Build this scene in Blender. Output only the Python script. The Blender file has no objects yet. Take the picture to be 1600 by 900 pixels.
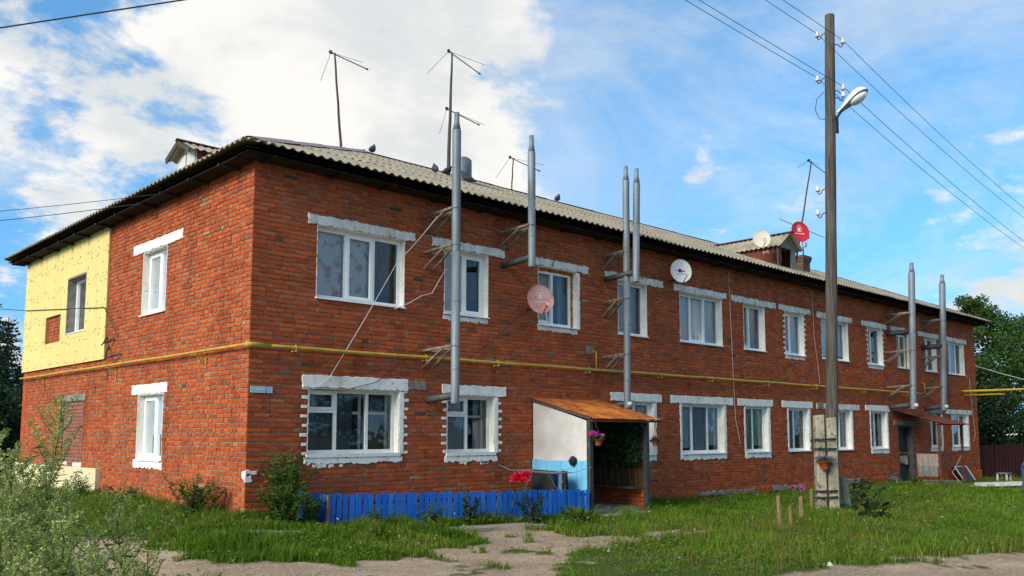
import bpy, math, random
import numpy as np
from mathutils import Vector, Matrix, noise as mnoise
random.seed(7)
RNG = np.random.default_rng(7)
S = bpy.context.scene
COL = S.collection

# ------------------------------------------------------------------ camera
CAM = Vector((-6.584, -12.864, 1.2))
PIT, YAW = 0.1041, 0.7623
fw = Vector((math.sin(YAW)*math.cos(PIT), math.cos(YAW)*math.cos(PIT), math.sin(PIT)))
rt = Vector((math.cos(YAW), -math.sin(YAW), 0))
up = rt.cross(fw)
cd = bpy.data.cameras.new('camera')
cam = bpy.data.objects.new('camera', cd)
COL.objects.link(cam)
cam.matrix_world = Matrix(((rt.x, up.x, -fw.x, CAM.x), (rt.y, up.y, -fw.y, CAM.y), (rt.z, up.z, -fw.z, CAM.z), (0, 0, 0, 1)))
cd.sensor_width = 36
cd.lens = 1386.8/1600*36
cd.shift_y = 83/1600
cd.clip_start = 0.1
cd.clip_end = 3000
S.camera = cam

# ------------------------------------------------------------------ sky and sun
SUN_DIR = Vector((-0.88, -0.10, 0.46)).normalized()
W = bpy.data.worlds.new('World')
S.world = W
W.use_nodes = True
nt = W.node_tree
nt.nodes.clear()
def N(t, **k):
    n = nt.nodes.new(t)
    for a, b in k.items():
        setattr(n, a, b)
    return n
def L(a, b):
    nt.links.new(a, b)
def math_node(op, a, b=None, c=None, clamp=False):
    n = N('ShaderNodeMath', operation=op, use_clamp=clamp)
    for i, v in enumerate((a, b, c)):
        if v is None:
            continue
        if isinstance(v, (int, float)):
            n.inputs[i].default_value = v
        else:
            L(v, n.inputs[i])
    return n.outputs[0]
sky = N('ShaderNodeTexSky', sky_type='NISHITA')
sky.sun_disc = False
sky.sun_elevation = math.asin(SUN_DIR.z)
sky.sun_rotation = math.atan2(SUN_DIR.x, SUN_DIR.y)
sky.air_density = 1.0
sky.dust_density = 0.6
sky.ozone_density = 2.0
tc = N('ShaderNodeTexCoord')
nrm = N('ShaderNodeVectorMath', operation='NORMALIZE')
L(tc.outputs['Generated'], nrm.inputs[0])
sep = N('ShaderNodeSeparateXYZ')
L(nrm.outputs[0], sep.inputs[0])
raised = N('ShaderNodeCombineXYZ')       # even out the glare of the model sky near the horizon
L(sep.outputs[0], raised.inputs[0])
L(sep.outputs[1], raised.inputs[1])
L(math_node('ADD', math_node('MULTIPLY', math_node('MAXIMUM', sep.outputs[2], 0.0), 0.75), 0.24), raised.inputs[2])
L(raised.outputs[0], sky.inputs['Vector'])
zz = math_node('ADD', math_node('MAXIMUM', sep.outputs[2], 0.0), 0.30)
comb = N('ShaderNodeCombineXYZ')
L(math_node('DIVIDE', sep.outputs[0], zz), comb.inputs[0])
L(math_node('DIVIDE', sep.outputs[1], zz), comb.inputs[1])
def cloud_noise(scale, detail, rough, off, dist=0.0):
    mp = N('ShaderNodeMapping')
    mp.inputs['Location'].default_value = off
    L(comb.outputs[0], mp.inputs[0])
    n = N('ShaderNodeTexNoise')
    n.inputs['Scale'].default_value = scale
    n.inputs['Detail'].default_value = detail
    n.inputs['Roughness'].default_value = rough
    n.inputs['Distortion'].default_value = dist
    L(mp.outputs[0], n.inputs[0])
    return n.outputs[0]
def mass(direction, inner, outer, weight):
    v = Vector(direction).normalized()
    dp = N('ShaderNodeVectorMath', operation='DOT_PRODUCT')
    L(nrm.outputs[0], dp.inputs[0])
    dp.inputs[1].default_value = v
    m = N('ShaderNodeMapRange', interpolation_type='SMOOTHSTEP')
    L(dp.outputs['Value'], m.inputs[0])
    m.inputs[1].default_value = math.cos(math.radians(outer))
    m.inputs[2].default_value = math.cos(math.radians(inner))
    m.inputs[3].default_value = 0
    m.inputs[4].default_value = weight
    return m.outputs[0]
# cumulus banks: where the larger clouds stand in this sky
cover = math_node('ADD', math_node('MULTIPLY', cloud_noise(2.3, 8, 0.60, (3.1, 1.7, 0.4), 0.25), 0.62), math_node('MULTIPLY', cloud_noise(7.5, 8, 0.62, (0.6, 5.2, 0.4), 0.3), 0.38))
for m_ in (mass((0.47, 0.80, 0.42), 2, 12, 0.10), mass((0.62, 0.68, 0.38), 1, 8, 0.10), mass((0.52, 0.80, 0.30), 2, 9, 0.07), mass((0.36, 0.90, 0.22), 2, 9, 0.05), mass((0.25, 0.90, 0.34), 1, 9, 0.03),
           mass((0.80, 0.52, 0.33), 3, 15, -0.13), mass((0.74, 0.53, 0.45), 2, 9, -0.10), mass((0.90, 0.36, 0.28), 2, 12, -0.05),
           mass((0.797, 0.52, 0.303), 0.0, 3.4, 0.15), mass((0.865, 0.44, 0.265), 0.0, 3.2, 0.15), mass((0.95, 0.25, 0.18), 1, 8, 0.06),
           mass((0.68, 0.69, 0.24), 0.5, 4.5, 0.13), mass((0.83, 0.52, 0.20), 0.5, 4.5, 0.10)):
    cover = math_node('ADD', cover, m_)
dens = N('ShaderNodeMapRange', interpolation_type='SMOOTHSTEP')
L(cover, dens.inputs[0])
dens.inputs[1].default_value = 0.50
dens.inputs[2].default_value = 0.60
wisp = N('ShaderNodeMapRange', interpolation_type='SMOOTHSTEP')
L(cloud_noise(1.7, 8, 0.66, (7.3, 2.2, 1.1), 0.8), wisp.inputs[0])
wisp.inputs[1].default_value = 0.38
wisp.inputs[2].default_value = 0.72
wisp.inputs[4].default_value = 0.48
inv = math_node('MULTIPLY', math_node('SUBTRACT', 1.0, dens.outputs[0]), math_node('SUBTRACT', 1.0, wisp.outputs[0]))
alpha = math_node('SUBTRACT', 1.0, inv, clamp=True)
skyc = N('ShaderNodeMix', data_type='RGBA', blend_type='MULTIPLY')
skyc.inputs[0].default_value = 1
L(sky.outputs[0], skyc.inputs[6])
skyc.inputs[7].default_value = (1.3, 2.2, 2.4, 1)
shade = N('ShaderNodeMapRange', interpolation_type='SMOOTHSTEP')
L(cloud_noise(3.4, 7, 0.55, (1.3, 4.4, 2.0), 0.2), shade.inputs[0])
shade.inputs[1].default_value = 0.40
shade.inputs[2].default_value = 0.60
ccol = N('ShaderNodeMix', data_type='RGBA')
L(shade.outputs[0], ccol.inputs[0])
ccol.inputs[6].default_value = (6.2, 6.5, 6.6, 1)
ccol.inputs[7].default_value = (8.3, 8.1, 7.75, 1)
mixc = N('ShaderNodeMix', data_type='RGBA')
L(alpha, mixc.inputs[0])
L(skyc.outputs[2], mixc.inputs[6])
L(ccol.outputs[2], mixc.inputs[7])
bg = N('ShaderNodeBackground')
bg.inputs[1].default_value = 0.1
L(mixc.outputs[2], bg.inputs[0])
wo = N('ShaderNodeOutputWorld')
L(bg.outputs[0], wo.inputs[0])

sl = bpy.data.lights.new('sun', 'SUN')
sl.energy = 3.7
sl.angle = math.radians(24)
sl.color = (1.0, 0.91, 0.79)
so = bpy.data.objects.new('sun', sl)
COL.objects.link(so)
so.rotation_euler = SUN_DIR.to_track_quat('Z', 'Y').to_euler()
so.location = (-20, 5, 30)
S.view_settings.view_transform = 'Standard'
S.view_settings.look = 'None'
S.view_settings.gamma = 1
S.view_settings.exposure = 0.28

# ------------------------------------------------------------------ materials
MATS = {}
def mat(name, c1, c2=None, scale=8.0, rough=0.8, bump=0.0, bscale=None, metal=0.0, lo=0.35, hi=0.65, detail=5, spec=0.3, c3=None, s3=3.0, lo3=0.6, hi3=0.7,
        rnd=None, trans=0.0, stretch=None, coat=0.0, streak=None):
    """noise-mottled principled material; c3 = patches of a second coat; rnd = colours picked per piece"""
    m = bpy.data.materials.new(name)
    m.use_nodes = True
    t = m.node_tree
    b = t.nodes['Principled BSDF']
    b.inputs['Roughness'].default_value = rough
    b.inputs['Metallic'].default_value = metal
    b.inputs['Specular IOR Level'].default_value = spec
    if coat:
        b.inputs['Coat Weight'].default_value = coat
    def n_(ty, **k):
        x = t.nodes.new(ty)
        for a, v in k.items():
            setattr(x, a, v)
        return x
    tcn = n_('ShaderNodeTexCoord')
    vec = tcn.outputs['Object']
    if stretch:
        mp = n_('ShaderNodeMapping')
        mp.inputs['Scale'].default_value = stretch
        t.links.new(vec, mp.inputs[0])
        vec = mp.outputs[0]
    def noise_(sc, det=detail):
        x = n_('ShaderNodeTexNoise')
        x.inputs['Scale'].default_value = sc
        x.inputs['Detail'].default_value = det
        x.inputs['Roughness'].default_value = 0.62
        t.links.new(vec, x.inputs['Vector'])
        return x.outputs[0]
    def rng(sock, a, bb):
        x = n_('ShaderNodeMapRange', interpolation_type='SMOOTHSTEP')
        t.links.new(sock, x.inputs[0])
        x.inputs[1].default_value = a
        x.inputs[2].default_value = bb
        return x.outputs[0]
    def mix_(fac, a, bb, bt='MIX'):
        x = n_('ShaderNodeMix', data_type='RGBA', blend_type=bt)
        for i, v in ((0, fac), (6, a), (7, bb)):
            if isinstance(v, (int, float)):
                x.inputs[i].default_value = v
            elif isinstance(v, tuple):
                x.inputs[i].default_value = (*v, 1)
            else:
                t.links.new(v, x.inputs[i])
        return x.outputs[2]
    if rnd:
        at = n_('ShaderNodeAttribute', attribute_name='rnd')
        oi = n_('ShaderNodeObjectInfo')
        ad = n_('ShaderNodeMath', operation='ADD')
        t.links.new(at.outputs['Fac'], ad.inputs[0])
        t.links.new(oi.outputs['Random'], ad.inputs[1])
        fr = n_('ShaderNodeMath', operation='FRACT')
        t.links.new(ad.outputs[0], fr.inputs[0])
        cr = n_('ShaderNodeValToRGB')
        cr.color_ramp.interpolation = 'LINEAR'
        while len(cr.color_ramp.elements) < len(rnd):
            cr.color_ramp.elements.new(0.5)
        for e, (p, c) in zip(cr.color_ramp.elements, rnd):
            e.position = p
            e.color = (*c, 1)
        t.links.new(fr.outputs[0], cr.inputs[0])
        col = cr.outputs[0]
        if c2 is not None:
            col = mix_(rng(noise_(scale), lo, hi), col, mix_(0.6, col, c2))
    elif c2 is not None:
        col = mix_(rng(noise_(scale), lo, hi), c1, c2)
    else:
        col = None
    if c3 is not None:
        col = mix_(rng(noise_(s3), lo3, hi3), col if col is not None else c1, c3)
    if streak:           # rain streaks and soot: long in the vertical
        mp2 = n_('ShaderNodeMapping')
        mp2.inputs['Scale'].default_value = (1, 1, 0.16)
        t.links.new(tcn.outputs['Object'], mp2.inputs[0])
        x2 = n_('ShaderNodeTexNoise')
        x2.inputs['Scale'].default_value = streak[1]
        x2.inputs['Detail'].default_value = 6
        x2.inputs['Roughness'].default_value = 0.65
        t.links.new(mp2.outputs[0], x2.inputs['Vector'])
        col = mix_(rng(x2.outputs[0], 0.50, 0.74), col, mix_(1.0, col, streak[0], 'MULTIPLY'))
    if col is None:
        b.inputs['Base Color'].default_value = (*c1, 1)
    else:
        t.links.new(col, b.inputs['Base Color'])
    if bump:
        bn = n_('ShaderNodeBump')
        bn.inputs['Strength'].default_value = 1.0
        bn.inputs['Distance'].default_value = bump
        t.links.new(noise_(bscale or scale*4), bn.inputs['Height'])
        t.links.new(bn.outputs[0], b.inputs['Normal'])
    if trans:
        tr = n_('ShaderNodeBsdfTranslucent')
        if col is not None:
            t.links.new(col, tr.inputs[0])
        else:
            tr.inputs[0].default_value = (*c1, 1)
        mx = n_('ShaderNodeMixShader')
        mx.inputs[0].default_value = trans
        t.links.new(b.outputs[0], mx.inputs[1])
        t.links.new(tr.outputs[0], mx.inputs[2])
        t.links.new(mx.outputs[0], t.nodes['Material Output'].inputs[0])
    MATS[name] = m
    return m

BR = [(0.0, (0.28, 0.054, 0.022)), (0.10, (0.34, 0.065, 0.023)), (0.5, (0.41, 0.079, 0.024)), (0.93, (0.49, 0.106, 0.030)), (0.980, (0.46, 0.11, 0.036)), (0.985, (0.34, 0.20, 0.10)), (0.990, (0.30, 0.19, 0.09)), (0.994, (0.13, 0.065, 0.045)), (1.0, (0.09, 0.055, 0.04))]
mat('brick', (0.3, 0.05, 0.02), (0.24, 0.068, 0.03), scale=1.5, rough=0.93, bump=0.006, bscale=38, rnd=BR, lo=0.46, hi=0.72, spec=0.08, c3=(0.27, 0.13, 0.08), s3=6, lo3=0.66, hi3=0.86, streak=((0.72, 0.70, 0.70), 1.6))
mat('mortar', (0.27, 0.205, 0.135), (0.15, 0.11, 0.072), scale=7, rough=0.95, bump=0.006, bscale=60, spec=0.1, streak=((0.6, 0.6, 0.6), 1.6), c3=(0.33, 0.27, 0.19), s3=2.6, lo3=0.52, hi3=0.72)
mat('painted_infill', (0.30, 0.105, 0.07), (0.22, 0.08, 0.055), scale=5, rough=0.85, bump=0.004, bscale=50)
mat('whitewash', (0.83, 0.80, 0.73), (0.74, 0.70, 0.62), scale=4, rough=0.9, bump=0.004, bscale=40, c3=(0.30, 0.27, 0.22), s3=14, lo3=0.63, hi3=0.69, spec=0.15, streak=((0.72, 0.66, 0.56), 5))
mat('old_whitewash', (0.76, 0.73, 0.68), (0.60, 0.57, 0.51), scale=3, rough=0.93, bump=0.006, bscale=34, c3=(0.26, 0.22, 0.175), s3=5, lo3=0.56, hi3=0.66, spec=0.12, streak=((0.66, 0.62, 0.55), 5))
mat('grey_plaster', (0.26, 0.24, 0.20), (0.17, 0.155, 0.13), scale=6, rough=0.95, bump=0.008, bscale=40)
mat('white_plastic', (0.85, 0.84, 0.80), (0.79, 0.78, 0.74), scale=2, rough=0.35, spec=0.4)
mat('white_old_paint', (0.78, 0.75, 0.69), (0.66, 0.63, 0.55), scale=5, rough=0.6, bump=0.002, bscale=60, c3=(0.28, 0.17, 0.10), s3=26, lo3=0.70, hi3=0.74)
mat('white_board', (0.55, 0.53, 0.50), (0.44, 0.42, 0.39), scale=1.6, rough=0.75, bump=0.002, bscale=20, c3=(0.33, 0.30, 0.26), s3=5, lo3=0.66, hi3=0.8)
mat('light_blue_paint', (0.13, 0.40, 0.60), (0.17, 0.47, 0.66), scale=3, rough=0.65, bump=0.003, bscale=30, c3=(0.30, 0.22, 0.15), s3=7, lo3=0.68, hi3=0.72, stretch=(1, 1, 0.35))
mat('blue_paint', (0.004, 0.095, 0.42), (0.004, 0.06, 0.28), rnd=[(0, (0.003, 0.085, 0.38)), (0.5, (0.006, 0.115, 0.48)), (1, (0.02, 0.155, 0.52))], scale=5, rough=0.55, bump=0.003, bscale=40, c3=(0.12, 0.17, 0.30), s3=6, lo3=0.58, hi3=0.66, spec=0.3, stretch=(1, 1, 0.3))
mat('old_wood', (0.085, 0.072, 0.058), (0.045, 0.038, 0.03), scale=9, rough=0.9, bump=0.006, bscale=22, stretch=(3, 3, 0.25))
mat('pole_wood', (0.105, 0.09, 0.072), (0.045, 0.038, 0.03), scale=7, rough=0.92, bump=0.012, bscale=16, stretch=(3.5, 3.5, 0.18), c3=(0.022, 0.019, 0.016), s3=22, lo3=0.64, hi3=0.7)
mat('soffit_wood', (0.020, 0.016, 0.012), (0.010, 0.008, 0.006), scale=5, rough=0.95, bump=0.004, bscale=30)  # near black: the shade of the eave recess is put into the wood colour
mat('raw_wood', (0.24, 0.145, 0.07), (0.15, 0.09, 0.045), scale=9, rough=0.85, bump=0.003, bscale=40, stretch=(3, 3, 0.3))
mat('brown_board', (0.12, 0.045, 0.014), (0.075, 0.028, 0.010), scale=5, rough=0.8, stretch=(3, 3, 0.3))
mat('asbestos', (0.35, 0.30, 0.215), (0.23, 0.195, 0.137), scale=2.2, rough=0.95, bump=0.006, bscale=26, c3=(0.10, 0.085, 0.055), s3=7, lo3=0.60, hi3=0.72, spec=0.1)
mat('purple_metal', (0.30, 0.17, 0.18), (0.24, 0.13, 0.14), scale=3, rough=0.45, metal=0.2, spec=0.4)
mat('red_ridge_metal', (0.16, 0.03, 0.035), (0.10, 0.02, 0.022), scale=4, rough=0.5, metal=0.1)
mat('rust', (0.35, 0.10, 0.016), (0.17, 0.042, 0.012), scale=7, rough=0.9, bump=0.003, bscale=50, c3=(0.44, 0.145, 0.02), s3=2.6, lo3=0.48, hi3=0.62, stretch=(1, 1, 1))
mat('dark_rust', (0.13, 0.035, 0.015), (0.07, 0.02, 0.012), scale=6, rough=0.9, bump=0.003, bscale=50, c3=(0.20, 0.062, 0.022), s3=4, lo3=0.5, hi3=0.7)
mat('dormer_rust', (0.17, 0.042, 0.018), (0.10, 0.026, 0.014), scale=4, rough=0.85, c3=(0.27, 0.24, 0.20), s3=2.1, lo3=0.60, hi3=0.63)
mat('galvanized', (0.20, 0.228, 0.245), (0.14, 0.162, 0.175), streak=((0.55, 0.50, 0.45), 6), scale=2.2, rough=0.58, metal=0.25, spec=0.5, bump=0.002, bscale=9, stretch=(1, 1, 0.35))
mat('flue_dark', (0.085, 0.088, 0.09), (0.055, 0.055, 0.055), scale=5, rough=0.6, metal=0.4)
mat('bracket_metal', (0.25, 0.23, 0.20), (0.15, 0.12, 0.09), scale=12, rough=0.7, metal=0.3, c3=(0.2, 0.08, 0.03), s3=6, lo3=0.58, hi3=0.66)
mat('dark_metal', (0.035, 0.033, 0.032), (0.022, 0.02, 0.02), scale=10, rough=0.6, metal=0.2)
mat('post_paint', (0.045, 0.05, 0.052), (0.03, 0.033, 0.034), scale=8, rough=0.65, c3=(0.17, 0.17, 0.16), s3=9, lo3=0.66, hi3=0.70)
mat('gas_yellow', (0.50, 0.335, 0.03), (0.36, 0.24, 0.03), scale=5, rough=0.6, c3=(0.34, 0.29, 0.19), s3=6, lo3=0.57, hi3=0.62, bump=0.002, bscale=30)
mat('gas_yellow_clean', (0.62, 0.34, 0.012), (0.52, 0.29, 0.012), scale=4, rough=0.5)
mat('foam_yellow', (0.71, 0.55, 0.20), (0.65, 0.50, 0.18), scale=1.3, rough=0.85, bump=0.001, bscale=60, c3=(0.60, 0.46, 0.18), s3=3, lo3=0.58, hi3=0.8, stretch=(1, 3, 0.4))
mat('foam_cream', (0.66, 0.56, 0.33), (0.56, 0.47, 0.27), scale=2, rough=0.9, bump=0.003, bscale=50)
mat('dowel_grey', (0.22, 0.20, 0.17), rough=0.8)
mat('mounting_foam', (0.44, 0.19, 0.02), (0.28, 0.105, 0.012), scale=16, rough=0.9, bump=0.012, bscale=30)
mat('concrete', (0.34, 0.30, 0.215), (0.22, 0.19, 0.135), scale=3.2, rough=0.95, bump=0.006, bscale=34, c3=(0.085, 0.075, 0.055), s3=9, lo3=0.55, hi3=0.68)
mat('path_concrete', (0.30, 0.25, 0.18), (0.215, 0.18, 0.13), scale=3, rough=0.95, bump=0.008, bscale=22)
mat('wire_dark', (0.03, 0.03, 0.032), rough=0.7)
mat('wire_white', (0.60, 0.57, 0.52), rough=0.6)
mat('porcelain', (0.70, 0.66, 0.58), (0.55, 0.5, 0.43), scale=10, rough=0.3, coat=0.3)
mat('lamp_white', (0.78, 0.79, 0.79), (0.66, 0.67, 0.67), scale=4, rough=0.35)
mat('lamp_lens', (0.30, 0.31, 0.30), rough=0.2, coat=0.4)
mat('dish_white', (0.62, 0.62, 0.58), (0.52, 0.52, 0.48), scale=3, rough=0.5)
mat('dish_cream', (0.62, 0.57, 0.45), (0.52, 0.47, 0.36), scale=3, rough=0.5)
mat('dish_red', (0.52, 0.022, 0.035), (0.46, 0.018, 0.03), scale=3, rough=0.45)
mat('dish_faded', (0.42, 0.14, 0.13), (0.40, 0.27, 0.24), scale=4, rough=0.6, lo=0.35, hi=0.62)
mat('mark_white', (0.75, 0.72, 0.70), rough=0.6)
mat('mark_faded', (0.52, 0.42, 0.39), rough=0.6)
mat('mark_blue', (0.02, 0.03, 0.16), rough=0.6)
mat('mark_red', (0.55, 0.03, 0.03), rough=0.6)
mat('sign_blue', (0.20, 0.46, 0.58), (0.28, 0.52, 0.62), scale=14, rough=0.5)
mat('sign_blue_deep', (0.12, 0.40, 0.56), (0.18, 0.46, 0.60), scale=14, rough=0.5)
mat('terracotta', (0.34, 0.065, 0.025), (0.26, 0.05, 0.02), scale=6, rough=0.65)
mat('black_cloth', (0.012, 0.012, 0.013), (0.022, 0.021, 0.022), scale=6, rough=0.95, bump=0.006, bscale=12)
mat('denim', (0.045, 0.085, 0.17), (0.03, 0.06, 0.13), scale=14, rough=0.95, bump=0.006, bscale=10)
mat('pale_denim', (0.09, 0.19, 0.33), (0.07, 0.15, 0.27), scale=10, rough=0.95)
mat('towel_grey', (0.30, 0.24, 0.205), (0.22, 0.175, 0.15), scale=7, rough=0.97, bump=0.006, bscale=30, stretch=(3, 3, 0.5))
mat('towel_dark', (0.20, 0.19, 0.165), (0.14, 0.13, 0.115), scale=7, rough=0.97, bump=0.006, bscale=30)
mat('rag_cream', (0.42, 0.36, 0.28), (0.30, 0.25, 0.19), scale=10, rough=0.97)
mat('door_dark', (0.028, 0.030, 0.035), (0.02, 0.021, 0.024), scale=5, rough=0.55, spec=0.4)
mat('brown_steel', (0.040, 0.011, 0.010), (0.030, 0.008, 0.008), scale=2, rough=0.75, spec=0.15)
mat('mesh_screen', (0.05, 0.052, 0.06), rough=0.8)
mat('chimney_brick', (0.12, 0.075, 0.055), (0.07, 0.05, 0.04), scale=8, rough=0.95, bump=0.01, bscale=20)
mat('room_wall', (0.30, 0.28, 0.25), (0.22, 0.21, 0.19), scale=1.5, rough=0.95)
mat('curtain_pink', (0.86, 0.84, 0.83), (0.62, 0.34, 0.36), scale=5, rough=0.95, lo=0.5, hi=0.62, trans=0.3)
mat('curtain_white', (0.84, 0.83, 0.81), (0.72, 0.71, 0.70), scale=3, rough=0.95, trans=0.3, stretch=(4, 4, 0.3))
mat('curtain_grey', (0.38, 0.38, 0.40), (0.28, 0.285, 0.30), scale=3, rough=0.95, trans=0.2, stretch=(4, 4, 0.3))
mat('curtain_dark', (0.10, 0.115, 0.115), (0.06, 0.07, 0.07), scale=3, rough=0.95, stretch=(4, 4, 0.3))
mat('blind_blue', (0.66, 0.78, 0.84), (0.58, 0.70, 0.78), scale=1.5, rough=0.8, trans=0.25)
mat('blind_green', (0.42, 0.75, 0.52), (0.36, 0.66, 0.45), scale=1.5, rough=0.8, trans=0.25)
mat('foil_silver', (0.40, 0.40, 0.40), (0.30, 0.30, 0.31), scale=3, rough=0.5, metal=0.3)
mat('pigeon_grey', (0.06, 0.065, 0.075), (0.03, 0.03, 0.035), scale=10, rough=0.8)
mat('skin', (0.45, 0.25, 0.17), (0.40, 0.21, 0.14), scale=8, rough=0.6)
mat('hair', (0.03, 0.02, 0.014), rough=0.7)
mat('shirt_grey', (0.16, 0.17, 0.2), (0.12, 0.13, 0.15), scale=6, rough=0.95)
G1 = [(0.0, (0.075, 0.135, 0.005)), (0.35, (0.115, 0.20, 0.007)), (0.7, (0.175, 0.265, 0.012)), (0.93, (0.26, 0.29, 0.022)), (1.0, (0.38, 0.28, 0.07))]
mat('grass_blade', (0.05, 0.1, 0.02), (0.05, 0.11, 0.006), scale=1.1, rough=0.6, rnd=G1, trans=0.35, spec=0.25, lo=0.42, hi=0.66)
mat('dry_grass', (0.20, 0.13, 0.04), (0.13, 0.11, 0.03), scale=2, rough=0.7, trans=0.3)
mat('leaf_green', (0.075, 0.145, 0.014), (0.045, 0.095, 0.011), scale=4, rough=0.6, trans=0.3, spec=0.3)
mat('leaf_cover', (0.12, 0.21, 0.014), (0.075, 0.15, 0.012), scale=2.5, rough=0.6, trans=0.3, spec=0.25)
mat('leaf_dark', (0.022, 0.055, 0.012), (0.012, 0.032, 0.008), scale=4, rough=0.55, trans=0.2, spec=0.3)
mat('leaf_birch', (0.035, 0.085, 0.014), (0.06, 0.115, 0.02), scale=0.9, rough=0.6, trans=0.3, spec=0.25, lo=0.42, hi=0.6)
mat('leaf_spruce', (0.012, 0.034, 0.014), (0.02, 0.05, 0.02), scale=1.2, rough=0.7, trans=0.1)
mat('leaf_mugwort', (0.21, 0.29, 0.065), (0.40, 0.45, 0.15), scale=14, rough=0.75, trans=0.3, spec=0.15)
mat('leaf_mugwort_low', (0.055, 0.115, 0.018), (0.09, 0.155, 0.03), scale=9, rough=0.7, trans=0.3, spec=0.2)
mat('stem_green', (0.085, 0.10, 0.035), (0.10, 0.075, 0.035), scale=5, rough=0.7)
mat('bark', (0.10, 0.085, 0.07), (0.05, 0.042, 0.035), scale=7, rough=0.95, bump=0.02, bscale=12, stretch=(2, 2, 0.5))
mat('petal_red', (0.72, 0.015, 0.045), (0.60, 0.01, 0.03), scale=9, rough=0.6, trans=0.25)
mat('petal_pink', (0.62, 0.07, 0.36), (0.50, 0.04, 0.26), scale=9, rough=0.6, trans=0.25)
mat('petal_violet', (0.16, 0.11, 0.34), (0.11, 0.08, 0.22), scale=9, rough=0.6, trans=0.2)
mat('petal_white', (0.7, 0.7, 0.62), rough=0.6, trans=0.2)
mat('petal_yellow', (0.6, 0.42, 0.03), rough=0.6, trans=0.2)
mat('stone_pale', (0.40, 0.34, 0.26), (0.26, 0.215, 0.165), scale=9, rough=0.95, bump=0.004, bscale=40, rnd=[(0, (0.17, 0.135, 0.10)), (0.55, (0.28, 0.23, 0.175)), (0.9, (0.42, 0.36, 0.28)), (1, (0.55, 0.50, 0.42))])
mat('rubble_white', (0.58, 0.55, 0.50), (0.44, 0.41, 0.36), scale=9, rough=0.95, bump=0.01, bscale=30)

# glass: reflecting pane one can see through
g = bpy.data.materials.new('window_glass')
g.use_nodes = True
t = g.node_tree
t.nodes.clear()
fr = t.nodes.new('ShaderNodeFresnel')
fr.inputs[0].default_value = 1.55
ad = t.nodes.new('ShaderNodeMath')
ad.operation = 'MULTIPLY_ADD'
ad.inputs[1].default_value = 0.95
ad.inputs[2].default_value = 0.03
t.links.new(fr.outputs[0], ad.inputs[0])
gl = t.nodes.new('ShaderNodeBsdfGlossy')
gl.inputs['Roughness'].default_value = 0.012
gl.inputs['Color'].default_value = (0.86, 0.9, 0.92, 1)
gt = t.nodes.new('ShaderNodeTexCoord')
gnz = t.nodes.new('ShaderNodeTexNoise')
gnz.inputs['Scale'].default_value = 2.2
gnz.inputs['Detail'].default_value = 2
t.links.new(gt.outputs['Object'], gnz.inputs['Vector'])
gbp = t.nodes.new('ShaderNodeBump')
gbp.inputs['Distance'].default_value = .005
t.links.new(gnz.outputs[0], gbp.inputs['Height'])
t.links.new(gbp.outputs[0], gl.inputs['Normal'])
tp = t.nodes.new('ShaderNodeBsdfTransparent')
tp.inputs[0].default_value = (0.92, 0.94, 0.94, 1)
mx = t.nodes.new('ShaderNodeMixShader')
mo = t.nodes.new('ShaderNodeOutputMaterial')
t.links.new(ad.outputs[0], mx.inputs[0])
t.links.new(tp.outputs[0], mx.inputs[1])
t.links.new(gl.outputs[0], mx.inputs[2])
t.links.new(mx.outputs[0], mo.inputs[0])
MATS['glass'] = g

# ------------------------------------------------------------------ helpers
def link(o, parent=None):
    COL.objects.link(o)
    if parent is not None:
        o.parent = parent
        if parent.type == 'EMPTY':
            o.matrix_parent_inverse = Matrix.Translation(-parent.location)
    return o
def tag(o, label=None, cat=None, group=None, kind=None):
    if label:
        o['label'] = label
    if cat:
        o['category'] = cat
    if group:
        o['group'] = group
    if kind:
        o['kind'] = kind
    return o
def thing(name, loc, label, cat, group=None):
    o = bpy.data.objects.new(name, None)
    o.empty_display_size = 0.2
    COL.objects.link(o)
    o.location = loc
    return tag(o, label, cat, group)

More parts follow.
